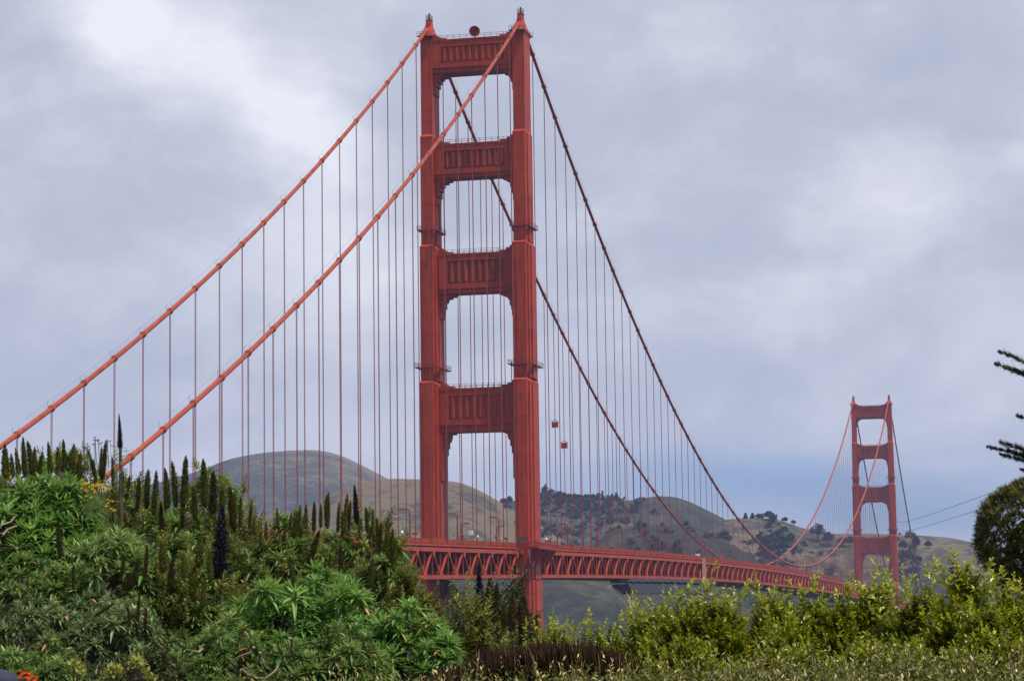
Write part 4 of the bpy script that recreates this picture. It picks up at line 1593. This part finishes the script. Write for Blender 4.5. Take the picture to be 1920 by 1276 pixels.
for px, yt, l, kd in ((902, 1057, 95, 'p'), (917, 1083, 85, 'b'), (929, 1093, 90, 'b'), (963, 1115, 80, 'b'), (978, 1127, 80, 'b'), (985, 1117, 85, 'b'), (945, 1125, 60, 'o'), (910, 1120, 60, 'o'), (955, 1140, 60, 'b'), (990, 1150, 70, 'p')):
    spike(SH['spires'][0], px, yt, l+10, 24+random.uniform(-.5, .5), kd, random.uniform(-.04, .06), 1.05)
for px, yt, l, kd, tl, d in ((600, 995, 70, 'b', .33, 24.5), (545, 1040, 60, 'o', -.1, 22), (672, 1038, 70, 'o', .7, 24), (700, 1045, 65, 'o', .1, 24.5), (640, 1020, 60, 'b', .0, 25), (620, 1035, 60, 'o', .1, 24.5)):
    spike(SH['centre'][0], px, yt, l, d, kd, tl)
for px, yt, l, kd, tl in ((233, 1042, 50, 'b', .15), (262, 1050, 55, 'b', .35), (278, 1022, 60, 'b', .1), (325, 1045, 55, 'b', .15), (345, 1035, 50, 'f', 0), (300, 1015, 60, 'f', -.1), (375, 1000, 65, 'f', .05), (395, 1030, 60, 'f', 0), (360, 1060, 60, 'f', 0), (385, 1080, 60, 'f', .1)):
    spike(SH['darkheads'][0], px, yt, l, 21.5, kd, tl)
for px, yt, l, kd, tl in ((110, 975, 70, 'b', -.05), (137, 1058, 45, 'b', 0)):
    spike(SH['greyleft'][0], px, yt, l, 22, kd, tl)
for px, yt, l, kd, tl in ((215, 1130, 45, 'b', 1.0), (240, 1135, 40, 'b', -.1), (258, 1115, 50, 'b', .0), (275, 1140, 40, 'b', .1)):
    spike(SH['greylow'][0], px, yt, l, 18.3, kd, tl)


def tall_spire(px, ytop, ybase, dist, w, label, leafy=True):
    b = at(px, ybase, dist)
    g = float(gz(b[0], b[1]))
    loc = (b[0], b[1], g)
    t = tag(empty('flower_spire', loc), label, 'flower spire')
    h = (ybase-ytop)/FPX*dist
    o = link('flower_column', spike_mesh('flower_column', LM['spikeblue'], 1700, 0.9, w*1.15, int(px), 0.016, 0.2), t)
    o.location = (0, 0, b[2]-g)
    o.scale = (h, h, h)
    mb = MB()
    mb.tube([(0, 0, 0), (0.02, 0, (b[2]-g)*0.6), (0, 0, b[2]-g+h*0.4)], [0.03, 0.025, 0.015], 6)
    mb.build('stem', M['bark'], t)
    if leafy:
        lf = Leafy()
        n = 90
        f = rng.random(n)
        ph = rng.uniform(0, 6.28, n)
        base = np.stack([np.zeros(n), np.zeros(n), (b[2]-g)-0.05-f*min(0.55, b[2]-g)+h*0.15], 1)
        d = np.stack([np.cos(ph), np.sin(ph), rng.uniform(-.1, .6, n)], 1)
        ln = rng.uniform(.10, .19, n)
        lf.add(*leaves(base, d, ln, ln*.1, np.full(n, .25), rng.uniform(.2, .8, n)))
        lf.build('leaves', LM['mid'], t)


tall_spire(225, 775, 842, 30, 0.15, 'thin grey blue flower spire rising above the left bank against the sky')
tall_spire(412, 950, 1098, 23, 0.27, 'thick blue black flower spire standing among the shrubs, centre left', False)


def flower_patch(name, pts, dist, mat, label, size, n):
    c = np.mean([at(a, b, dist) for a, b in pts], axis=0)
    loc = (c[0], c[1], float(gz(c[0], c[1])))
    t = tag(empty(name, loc), label, 'flowers')
    for a, b in pts:
        for k in range(n):
            lf, ls = Leafy(), MB()
            p = at(a+rng.normal(0, 4), b+rng.normal(0, 3), dist+rng.normal(0, .1))
            m = 8
            ph = np.arange(m)*6.283/m
            d = np.stack([np.cos(ph), np.sin(ph)*.6-.5, np.sin(ph)*.5+.25], 1)
            lf.add(*leaves(np.repeat(p[None], m, 0), d, np.full(m, size), np.full(m, size*.6), np.zeros(m), rng.random(m), prof=((0, .5), (.6, 1), (1, .4))))
            lf.build('flower', LM[mat], t, loc)
            ls.tube([(p[0]-loc[0]+.02, p[1]-loc[1], p[2]-loc[2]-.28), (p[0]-loc[0], p[1]-loc[1], p[2]-loc[2])], 0.002, 4)
            ls.build('stem', M['stemgreen'], t)


flower_patch('yellow_flowers', [(158, 907), (164, 912), (170, 909), (184, 907), (188, 914), (202, 915), (198, 922), (160, 920), (170, 930), (204, 940), (212, 958), (206, 950), (196, 910), (178, 916)], 24.5, 'yellowf', 'small yellow flowers beside the bright green shrub, upper left', 0.02, 3)
flower_patch('orange_flowers', [(45, 1262), (52, 1270), (60, 1272), (66, 1275), (40, 1268), (56, 1265)], 14.5, 'orangef', 'orange flowers in the bottom left corner', 0.013, 4)
flower_patch('purple_flowers', [(181, 824), (184, 829), (164, 840), (168, 846), (115, 897), (118, 892), (263, 893), (276, 902), (290, 905), (215, 868), (200, 828), (297, 908)], 29.5, 'purplef', 'dull purple flower heads on the stems in front of the sky, left', 0.022, 5)


def yellow_heads():
    c = at(255, 1240, 15.5)
    loc = (c[0], c[1], float(gz(c[0], c[1])))
    t = tag(empty('yellow_green_plant', loc), 'yellow green flat headed plant at the bottom edge, left', 'plant')
    for a, b in ((256, 1238), (262, 1246), (250, 1248), (212, 1252), (145, 1252), (220, 1262), (205, 1265), (268, 1258), (150, 1262), (285, 1272), (138, 1244)):
        lf, mb = Leafy(), MB()
        for k in range(45):
            p = at(a+rng.normal(0, 6), b+rng.normal(0, 3.5), 15.5+rng.normal(0, .06))
            lf.add(*leaves(p[None], rng.normal(0, 1, (1, 3))+np.array([[0, 0, 1.2]]), np.array([.03]), np.array([.018]), np.zeros(1), rng.uniform(.6, .93, 1), prof=((0, .5), (.5, 1), (1, .3))))
        p = at(a, b, 15.5)
        mb.tube([(p[0]-loc[0], p[1]-loc[1], 0), (p[0]-loc[0], p[1]-loc[1], p[2]-loc[2])], 0.006, 4)
        lf.build('flower_head', LM['olive'], t, loc)
        mb.build('stem', M['bark'], t)


yellow_heads()


def navy_dome():
    c = at(3, 1284, 12.5)
    t = tag(empty('navy_cap', c), 'rounded dark navy top poking into the bottom left corner', 'cap')
    mb = MB()
    prof = [(0.085*math.cos(a), 0.075*math.sin(a)) for a in np.linspace(-0.3, 1.5, 10)]
    mb.lathe((0, 0, 0), prof, 20)
    m, nt, b = new_mat('navy_cloth')
    b.inputs['Base Color'].default_value = (0.012, 0.018, 0.045, 1)
    b.inputs['Roughness'].default_value = 0.8
    mb.build('dome', m, t, smooth=True)


navy_dome()


def bare_twigs():
    tg = [[(545, 1195), (548, 1205), (545, 1215), (552, 1222), (558, 1228)], [(488, 1222), (486, 1235), (478, 1248), (465, 1252), (452, 1254)], [(452, 1254), (462, 1262), (480, 1271), (498, 1270), (515, 1258), (522, 1248)],
          [(476, 1212), (474, 1222), (455, 1228), (440, 1235)], [(120, 1218), (133, 1214), (142, 1228), (150, 1240)], [(0, 985), (20, 978), (28, 968)], [(5, 1003), (14, 992), (32, 985)], [(20, 1020), (28, 1028), (34, 1026)], [(360, 1220), (372, 1222), (380, 1215)]]
    where = ['pale bare twig with a crook, beside the deep green shrub', 'pale bare twig curving down below the small rosette shrub, upper one', 'pale bare twig in a low arc below the small rosette shrub',
             'short bare twig below the small rosette shrub', 'bare twig hanging under the pale grey green shrub', 'dead twig at the left edge by the bright green shrub, upper one', 'dead twig at the left edge by the bright green shrub, lower one',
             'tiny curled dead twig at the left edge', 'short bare twig left of the small rosette shrub']
    for q, lab in zip(tg, where):
        mb = MB()
        d = 16.6 if q[0][1] > 1100 else 21.5
        mb.tube([at(a, b, d+0.05*i) for i, (a, b) in enumerate(q)], [0.010, .009, .008, .007, .006, .005][:len(q)], 6)
        tag(mb.build('bare_twig', M['twig']), lab, 'twig', 'bare twigs among the shrubs')


bare_twigs()

# low leafy filler between the shrubs
def filler():
    lf = Leafy()
    n = 2600
    s = rng.uniform(-.215, .02, n)
    d = rng.uniform(15.5, 34, n)
    x = CAM[0]+(R0[0]*s-R0[1])*d
    y = CAM[1]+(R0[1]*s+R0[0])*d
    z = gz(x, y)+rng.uniform(0.02, .35, n)
    C = np.stack([x, y, z], 1)
    N = np.array([[0, 0, 1.0]])+rng.normal(0, .4, (n, 3))
    rosettes(lf, C, N, 0.16, 14, prof=((0, .35), (.45, 1), (1, .05)))
    tag(lf.build('ground_cover', LM['dark']), 'low dark green leaves covering the soil between the shrubs', 'ground cover', kind='stuff')


filler()

# ------------------------------------------------------------------ right hedge of small leaved shrubs
def shoots(lf, Pt, ax, L, k, ll, tone_m, prof=((0, .35), (.5, 1), (1, .1)), wr=0.5, tipboost=0.25, spread=.22):
    m = len(Pt)
    ax, A, B = frame_from(ax)
    idx = np.repeat(np.arange(m), k)
    f = np.tile((np.arange(k)+.5)/k, m)
    ln = (L*rng.uniform(.6, 1.35, m))[idx]
    ph = np.tile(np.arange(k)*2.4, m)+rng.random(m)[idx]*6.3
    out = A[idx]*np.cos(ph)[:, None]+B[idx]*np.sin(ph)[:, None]
    base = Pt[idx]+ax[idx]*(f*ln)[:, None]
    e = 0.35+0.75*f+rng.normal(0, .25, len(f))
    d = out*np.cos(e)[:, None]+ax[idx]*np.sin(e)[:, None]
    l2 = ll*(1.1-0.5*f)*rng.uniform(.7, 1.3, len(f))
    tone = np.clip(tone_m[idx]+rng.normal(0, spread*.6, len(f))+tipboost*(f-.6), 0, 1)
    lf.add(*leaves(base, d, l2, l2*wr*rng.uniform(.8, 1.2, len(f)), np.full(len(f), .12), tone, prof=prof, twist=rng.normal(0, .5, len(f)), fold=.15))


def box_shrub(px, ytop, dist, hw, label, n, seed, sprigs=()):
    top = at(px, ytop, dist)
    x, y = top[0], top[1]
    g = float(gz(x, y))-0.1
    rx = hw/FPX*dist
    rz = top[2]-g
    c = np.array([x, y, g])
    loc = (x, y, g+0.1)
    t = tag(empty('leafy_shrub', loc), label, 'shrub', 'small leaved shrubs of the right hedge')
    lf = Leafy()
    Pt, Nn, q = lobes(n, c, rx, rx*.8, rz*.96, seed, k=6, depth=.35, lump=.2, flat=.45)
    ax = Nn*.55+np.array([[0, 0, .75]])+rng.normal(0, .22, Nn.shape)
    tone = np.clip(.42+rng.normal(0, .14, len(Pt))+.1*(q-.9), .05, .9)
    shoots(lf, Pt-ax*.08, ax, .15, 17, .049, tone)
    # loose upright sprays that stick out of the top
    sp = [(a, b, l) for a, b, l in sprigs]
    if sp:
        B = np.array([at(a, b+l, dist+rng.normal(0, .15)) for a, b, l in sp])
        for (a, b, l), p in zip(sp, B):
            pp = np.repeat(p[None], 4, 0)+rng.normal(0, .06, (4, 3))
            aa = np.array([[0, 0, 1.0]])+rng.normal(0, .3, (4, 3))
            shoots(lf, pp, aa, l/FPX*dist*.9, 16, .05, np.full(4, .62))
    lf.build('foliage', LM['box'], t, loc)
    core_mesh('shaded_core', c, rx, rx*.8, rz*.93, .62, M['core'], t, loc, seed)
    mb = MB()
    r = np.random.default_rng(seed)
    for i in r.choice(len(Pt), 22, replace=False):
        p2 = Pt[i]-np.array(loc)
        mb.tube([(r.normal(0, .1), r.normal(0, .1), 0), p2*.5+r.normal(0, .06, 3), p2], [.022, .014, .006], 5)
    mb.build('branches', M['bark'], t)


RB = [(1030, 1172, 22.5, 70, 'small green shrub at the foot of the near tower, left end of the right hedge', 500, [(1010, 1155, 40), (1045, 1150, 45), (1060, 1160, 30)]),
      (1120, 1172, 21, 75, 'low green shrub with a few tall sprigs in front of the dark slope', 560, [(1088, 1160, 30), (1132, 1152, 40), (1105, 1162, 30)]),
      (1205, 1140, 20, 85, 'loose yellow green shrub rising to the right of the dark slope', 760, [(1170, 1122, 60), (1190, 1118, 60), (1230, 1105, 60), (1205, 1128, 40), (1245, 1112, 40)]),
      (1330, 1108, 19.5, 95, 'tall yellow green shrub under the tan cover on the truss', 980, [(1272, 1103, 40), (1315, 1070, 60), (1333, 1085, 50), (1350, 1100, 40), (1290, 1100, 40), (1322, 1090, 50)]),
      (1430, 1112, 19.5, 85, 'green shrub with thin sprigs right of the tan cover', 880, [(1382, 1092, 50), (1420, 1090, 50), (1440, 1110, 30), (1405, 1095, 40)]),
      (1520, 1108, 19, 90, 'dense green shrub below the lowest point of the near cable', 920, [(1475, 1112, 30), (1525, 1085, 40), (1545, 1095, 40), (1560, 1108, 30)]),
      (1620, 1086, 19, 85, 'green shrub in front of the distant tower foot', 900, [(1605, 1082, 40), (1620, 1085, 40), (1650, 1062, 60), (1640, 1090, 40)]),
      (1700, 1090, 18.5, 75, 'green shrub with open sprays right of the distant tower', 800, [(1665, 1082, 40), (1700, 1070, 50), (1725, 1058, 60), (1740, 1080, 30)]),
      (1795, 1062, 18, 60, 'taller shrub with broad shiny leaves left of the dark tree', 700, [(1770, 1058, 40), (1800, 1040, 40), (1822, 1035, 40), (1785, 1050, 40)]),
      (1880, 1095, 17.5, 95, 'bushy green shrub in front of the dark tree at the right edge', 900, [(1850, 1075, 40), (1875, 1080, 40), (1905, 1082, 40), (1843, 1062, 60)]),
      (1270, 1185, 17.8, 110, 'lower green shrub in front, left half of the right hedge', 800, []),
      (1450, 1190, 17.4, 120, 'lower dark green shrub in front, middle of the right hedge', 900, []),
      (1640, 1180, 17.0, 130, 'lower green shrub in front of the one by the distant tower', 1000, []),
      (1830, 1170, 16.4, 130, 'lower green shrub in front at the right edge', 1000, [])]
for i, (a, b, d, hw, l, n, sp) in enumerate(RB):
    box_shrub(a, b, d, hw*1.3, l, int(n*4.6), 900+i*7, sp)

# ------------------------------------------------------------------ low foreground planting
def pale_hedge():
    lf = Leafy()
    n = 3600
    s = rng.uniform(-.11, .215, n)
    dist = rng.uniform(12.2, 15.2, n)
    x = CAM[0]+(R0[0]*s-R0[1])*dist
    y = CAM[1]+(R0[1]*s+R0[0])*dist
    yt = np.interp(s, [-.11, -.06, 0, .05, .10, .15, .215], [1276, 1264, 1250, 1238, 1228, 1230, 1240])
    edge = CAM[2]+(1190-yt)/FPX*14.6
    zt = edge-np.clip(14.6-dist, 0, 3)*0.035+fbm(x*1.3, y*1.3, 4)*.22-.07
    C = np.stack([x, y, zt-.13+rng.uniform(-.12, .05, n)], 1)
    ax = np.array([[0, 0, 1.0]])+rng.normal(0, .32, (n, 3))
    tone = np.clip(.40+rng.normal(0, .15, n), .05, .75)
    shoots(lf, C, ax, .15, 11, .048, tone, tipboost=.26, wr=.36, spread=.25)
    m = 480
    j = rng.choice(n, m)
    sh = C[j]+np.array([[0, 0, .03]])
    shoots(lf, sh, np.array([[0, 0, 1.0]])+rng.normal(0, .25, (m, 3)), .19, 9, .042, np.full(m, .74), tipboost=.5, wr=.28)
    # body of leaves under the tips
    n2 = 2600
    k = rng.choice(n, n2)
    C2 = C[k]-np.array([[0, 0, 1]])*rng.uniform(.08, .55, (n2, 1))
    shoots(lf, C2, ax[k]+rng.normal(0, .5, (n2, 3)), .16, 10, .05, np.full(n2, .3))
    tag(lf.build('low_groundcover', LM['pale']), 'low grey green planting with pale cream leaf tips along the bottom edge', 'ground cover', kind='stuff')


pale_hedge()


def dead_stalks():
    lf = Leafy()
    n = 2900
    s = np.clip(rng.normal(.004, .017, n), -.035, .042)
    dist = rng.uniform(15.3, 17.0, n)
    x = CAM[0]+(R0[0]*s-R0[1])*dist
    y = CAM[1]+(R0[1]*s+R0[0])*dist
    yt = np.interp(s, [-.035, -.022, 0, .02, .04, .06], [1268, 1240, 1222, 1216, 1226, 1252])+fbm(s*160, dist*1.5, 3)*46+rng.normal(0, 8, n)
    z1 = CAM[2]+(1190-yt)/FPX*dist
    h = rng.uniform(.15, .5, n)
    C = np.stack([x, y, z1-h], 1)
    d = np.array([[0, 0, 1.0]])+rng.normal(0, .15, (n, 3))
    lf.add(*leaves(C, d, h, rng.uniform(.012, .03, n), np.zeros(n), np.clip(rng.normal(.42, .3, n), 0, 1), prof=((0, .6), (.5, 1), (.8, .9), (1, .2))))
    z0 = gz(x, y)
    k = rng.choice(n, 2500)
    C2 = np.stack([x[k], y[k], z0[k]], 1)
    lf.add(*leaves(C2, np.array([[0, 0, 1.0]])+rng.normal(0, .1, (2500, 3)), np.maximum(.1, z1[k]-z0[k]-.1), np.full(2500, .03), np.zeros(2500), rng.uniform(0, .5, 2500)))
    tag(lf.build('dead_stalks', LM['stalk']), 'band of dark brown dried stalks behind the pale tipped planting', 'dried stalks', kind='stuff')


dead_stalks()

# ------------------------------------------------------------------ trees
def dark_tree():
    dist = 40.0
    c = at(1952, 1006, dist)
    g = float(gz(c[0], c[1]))
    loc = (c[0], c[1], g)
    t = tag(empty('round_tree', loc), 'dark dense round crowned tree at the right edge, below the cypress boughs', 'tree')
    r = 113/FPX*dist
    lf = Leafy()
    n = 2000
    D = rng.normal(0, 1, (n*2, 3))
    D /= np.linalg.norm(D, axis=1, keepdims=True)
    to = (CAM-c)/np.linalg.norm(CAM-c)
    D = D[(D@to) > -.4][:n]
    q = 1+.2*fbm(D[:, 0]*2.5+80, D[:, 2]*2.5+20+D[:, 1], 3)
    q *= 1-.22*rng.random(len(D))**2
    Pt = c+D*np.array([[r, r, r*.92]])*q[:, None]
    for (ox, oz, f) in ((.85, -.15, .8), (.6, .55, .65), (.5, -.75, .7), (1.5, .2, .75), (.1, -.95, .5)):
        m2 = int(n*f*f*.7)
        D2 = rng.normal(0, 1, (m2, 3))
        D2 /= np.linalg.norm(D2, axis=1, keepdims=True)
        Pt = np.concatenate([Pt, c+R0*ox*r+np.array([0, 0, oz*r])+D2*r*f*(1-.2*rng.random((m2, 1)))])
        D = np.concatenate([D, D2])
    rosettes(lf, Pt, D*.7+np.array([[0, 0, .75]])+rng.normal(0, .2, D.shape), .125, 13, wr=.19, lo=.15, hi=1.3, prof=((0, .4), (.5, 1), (1, .06)), droop=.02, spread=.3)
    lf.build('crown', LM['tuft'], t, loc)
    mb = MB()
    mb.tube([(0, 0, -.3), (.03, 0, (c[2]-g)*.5), (0, 0, c[2]-g)], [.16, .12, .07], 8)
    for k in range(10):
        a = k*.63*2
        mb.tube([(0, 0, (c[2]-g)*(.45+.04*k)), (r*.4*math.cos(a), r*.4*math.sin(a), (c[2]-g)*(.6+.04*k)), (r*.75*math.cos(a), r*.75*math.sin(a), (c[2]-g)*(.75+.05*k))], [.06, .04, .015], 6)
    mb.build('trunk', M['bark'], t)
    core_mesh('shaded_core', c-np.array([0, 0, r*.25]), r, r, r*1.05, .55, M['core'], t, loc, 3)


dark_tree()


def cypress():
    dist = 52.0
    b = at(2075, 1200, dist)
    g = float(gz(b[0], b[1]))
    loc = (b[0], b[1], g)
    t = tag(empty('cypress_tree', loc), 'cypress whose flat dark boughs reach in from the right edge', 'tree')
    mb = MB()
    topz = at(2075, 480, dist)[2]
    mb.tube([(0, 0, -.5), (.1, 0, (topz-g)*.4), (-.05, 0, (topz-g)*.8), (0, 0, topz-g)], [.30, .24, .13, .03], 10)
    lf = Leafy()
    # boughs: (photo height at the stem, tip px, tip py)
    B = [(712, 1876, 660), (722, 1868, 682), (735, 1888, 690), (812, 1908, 779), (862, 1854, 838), (868, 1876, 829), (880, 1878, 852), (890, 1892, 845), (650, 1935, 600), (600, 1960, 560), (560, 1990, 520), (820, 1940, 760), (950, 1935, 930), (990, 1940, 985)]
    B = [(a, at(b2, c2, dist+rng.normal(0, .3))) for a, b2, c2 in B]
    for k in range(95):
        u = rng.random()
        hy = 520+610*u
        a = rng.uniform(0, 6.28)
        q = at(2075, hy, dist)
        q[:2] = b[:2]
        reach = (.5+1.9*u**.7)*rng.uniform(.7, 1.1)
        v = np.array([R0[0]*math.cos(a)-R0[1]*math.sin(a), R0[1]*math.cos(a)+R0[0]*math.sin(a), 0])
        if math.cos(a)*reach < -1.35:
            reach = 1.35/abs(math.cos(a))
        B.append((hy, q+v*reach+np.array([0, 0, .25*reach])))
    for j, (ys, p2) in enumerate(B):
        p0 = at(2075, ys, dist)
        p0[:2] = b[:2]
        p1 = (p0+p2)/2+np.array([0, 0, -.12])
        mb.tube([p0-np.array(loc), p1-np.array(loc), p2-np.array(loc)], [.05, .03, .008], 6)
        d0 = (p2-p1)/np.linalg.norm(p2-p1)
        sd = np.cross(d0, [0, 0, 1.0])
        for q in range(30):
            f = .15+.85*(q+rng.random())/30
            o = p0+(p1-p0)*(f*2) if f < .5 else p1+(p2-p1)*((f-.5)*2)
            size = .38*(1.08-f)**.55*rng.uniform(.6, 1.25)
            side = rng.choice([-1, 1])
            m = 22
            k = rng.random(m)
            fan = d0[None]*(.95-.3*k)[:, None]+sd[None]*(side*k*.9)[:, None]+np.array([[0, 0, 1.0]])*rng.normal(.12, .26, m)[:, None]
            base = o+sd*side*.03+fan*(size*.5*rng.random((m, 1)))
            shoots(lf, base, fan, size*.5, 8, .034, rng.uniform(.1, .8, m), prof=((0, .8), (.5, 1), (1, .15)), wr=.32)
    lf.build('foliage', LM['cypress'], t, loc)
    mb.build('trunk', M['bark'], t)


cypress()


def far_tree(px, ybase, wpx, hpx, dist, kind, label, group=None, seed=0):
    """a tree on the hills: trunk, limbs and a broken crown of leaf clumps"""
    r = np.random.default_rng(seed)
    gp = at(px, ybase, dist)
    gp[2] = min(gp[2], hill_z(px, dist)+2) if hill_z(px, dist) > 5 else gp[2]
    loc = tuple(gp)
    t = tag(empty('hill_tree', loc), label, 'tree', group)
    w = wpx/FPX*dist/2
    h = hpx/FPX*dist
    mb = MB()
    mb.tube([(0, 0, -3), (0, 0, h*.4), (w*.05, 0, h*.85)], [w*.09+.15, w*.06+.1, .08], 6)
    lf = Leafy()
    nc = 34 if kind == 'round' else 26
    for c in range(nc):
        if kind == 'round':
            a, u = r.uniform(0, 6.28), r.uniform(-.25, 1)
            s = math.sqrt(max(0, 1-u*u))*r.uniform(.45, 1)
            p = np.array([w*s*math.cos(a)*.85, w*s*math.sin(a)*.85, h*(.45+.42*u)])
            rr = w*r.uniform(.2, .36)
        else:
            f = r.random()
            a = r.uniform(0, 6.28)
            s = (1-f)**.8*r.uniform(.3, 1)+.05
            p = np.array([w*s*math.cos(a), w*s*math.sin(a), h*(.15+.83*f)])
            rr = w*(.42-.25*f)
        n = 70
        D = r.normal(0, 1, (n, 3))
        D /= np.linalg.norm(D, axis=1, keepdims=True)
        Pt = p+D*rr*np.array([[1, 1, .75]])*r.uniform(.5, 1, (n, 1))+np.array(loc)
        ll = np.full(n, max(.9, rr*.42))*r.uniform(.6, 1.3, n)
        lf.add(*leaves(Pt, D+r.normal(0, .6, (n, 3)), ll, ll*.75, np.zeros(n), np.clip(r.normal(.5, .2)+r.normal(0, .15, n), 0, 1), prof=((0, .5), (.5, 1), (1, .3))))
        if c % 4 == 0:
            mb.tube([(0, 0, h*.3), tuple(p*.6+np.array([0, 0, h*.15])), tuple(p)], [w*.04+.06, w*.03+.05, .05], 5)
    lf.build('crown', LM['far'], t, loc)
    mb.build('trunk', M['bark'], t)


FT = [(1357, 983, 32, 26, 2310, 'round', 'broad dark lone tree on the hill beside the near main cable'),
      (1398, 972, 7, 11, 2750, 'tall', 'left one of two tiny upright trees on the right hill crest'),
      (1411, 972, 8, 10, 2750, 'tall', 'right one of two tiny upright trees on the right hill crest'),
      (1424, 972, 18, 9, 2750, 'round', 'low bush like tree on the crest, left of the domed clump'),
      (1442, 972, 24, 13, 2740, 'round', 'domed tree clump on the crest left of the distant tower'),
      (1472, 976, 10, 6, 2740, 'round', 'small bushy tree on the falling crest left of the distant tower'),
      (1488, 981, 8, 6, 2740, 'round', 'tiny bushy tree on the falling crest close to the near cable'),
      (1533, 1000, 30, 28, 2700, 'round', 'large left tree of the dark grove left of the distant tower'),
      (1552, 1003, 26, 22, 2690, 'round', 'right tree of the dark grove left of the distant tower'),
      (1580, 1005, 20, 14, 2690, 'round', 'low wide tree just left of the distant tower leg'),
      (1594, 1004, 14, 16, 2690, 'round', 'tree touching the left leg of the distant tower'),
      (1663, 1002, 14, 14, 2690, 'round', 'tree seen through the opening of the distant tower'),
      (1692, 1008, 18, 16, 2680, 'round', 'tree touching the right leg of the distant tower'),
      (1718, 1018, 16, 28, 2660, 'round', 'tall dark tree right of the distant tower beside its back cable'),
      (1740, 1010, 14, 10, 2680, 'round', 'small rounded tree on the bare slope right of the distant tower')]
for i, f in enumerate(FT):
    far_tree(*f, seed=300+i)
ridge = [(1022, 24, 28), (1033, 26, 20), (1047, 20, 18), (1058, 14, 16), (1068, 16, 13), (1078, 14, 14), (1086, 18, 12), (1096, 14, 11), (1104, 14, 13), (1113, 14, 14), (1122, 12, 17), (1130, 9, 20), (1140, 9, 13), (1148, 10, 15), (1156, 10, 18), (946, 18, 14), (956, 12, 16), (935, 12, 9)]
for i, (px, w, h) in enumerate(ridge):
    kd = 'tall' if (w < 12 or i == 0) else 'round'
    lab = ('tallest tree of the wooded crest right of the near tower' if i == 0 else
           'tree in the row on the wooded crest right of the near tower' if i < 15 else 'tree on the crest seen between the near tower legs')
    yb = float(np.interp(px, [930, 1000, 1030, 1060, 1160], [952, 932, 936, 938, 941]))
    far_tree(px, yb, w, h, 3040, kd, lab, None if i == 0 else ('wooded crest trees' if i < 15 else 'trees between the tower legs'), 400+i)


# woodland patches on the slopes that read as one mass
def scrub():
    lf = Leafy()
    r = np.random.default_rng(8)
    for (cx, cy, sx, sy, d0, n) in ((1450, 1010, 40, 18, 2560, 260), (1150, 950, 60, 10, 2950, 110), (1070, 945, 45, 9, 2970, 150), (1700, 1030, 22, 16, 2560, 120), (1540, 1040, 60, 15, 2480, 25), (1250, 1010, 90, 16, 2180, 60), (1020, 1020, 50, 18, 2650, 50)):
        for k in range(n):
            px = cx+r.normal(0, sx)*.6
            dd = d0+r.normal(0, 90)
            z = hill_z(px, dd)
            if z < 5:
                continue
            p = at(px, 1100, dd)
            p[2] = z
            m = 14
            D = r.normal(0, 1, (m, 3))
            D[:, 2] = abs(D[:, 2])
            D /= np.linalg.norm(D, axis=1, keepdims=True)
            s = r.uniform(2.0, 5.5)
            lf.add(*leaves(p+D*s*.5, D+r.normal(0, .5, (m, 3)), np.full(m, s), np.full(m, s*.8), np.zeros(m), np.clip(r.normal(.5, .2)+r.normal(0, .1, m), 0, 1), prof=((0, .5), (.5, 1), (1, .3))))
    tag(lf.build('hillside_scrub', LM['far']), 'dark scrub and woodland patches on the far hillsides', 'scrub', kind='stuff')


scrub()


def wires():
    for (a, b, lab) in (((1870, 919, 120.0), (1676, 974, 1900.0), 'upper thin power line from the dark tree to the distant tower'),
                        ((1856, 948, 125.0), (1676, 991, 1900.0), 'lower thin power line from the dark tree to the distant tower')):
        p0, p1 = at(*a), at(*b)
        pts, rad = [], []
        for u in np.linspace(0, 1, 40)**1.8:
            p = p0+(p1-p0)*u
            p[2] -= 6*u*(1-u)
            pts.append(p)
            rad.append(.012+.11*u)
        mb = MB()
        mb.tube(pts, rad, 5)
        tag(mb.build('power_line', M['dark']), lab, 'power line')


wires()

# ------------------------------------------------------------------ sea haze
def haze():
    mb = MB()
    mb.box(-9000, 9000, -1500, 8500, -9, 520)
    m = bpy.data.materials.new('sea_haze')
    m.use_nodes = True
    nt = m.node_tree
    nt.nodes.clear()
    v = nt.nodes.new('ShaderNodeVolumePrincipled')
    v.inputs['Color'].default_value = (0.43, 0.58, 1.0, 1)
    v.inputs['Density'].default_value = 0.000061
    v.inputs['Anisotropy'].default_value = 0.0
    out = nt.nodes.new('ShaderNodeOutputMaterial')
    nt.links.new(v.outputs[0], out.inputs['Volume'])
    tag(mb.build('haze', m), 'thin blue sea haze over the strait', 'haze', kind='stuff')


haze()
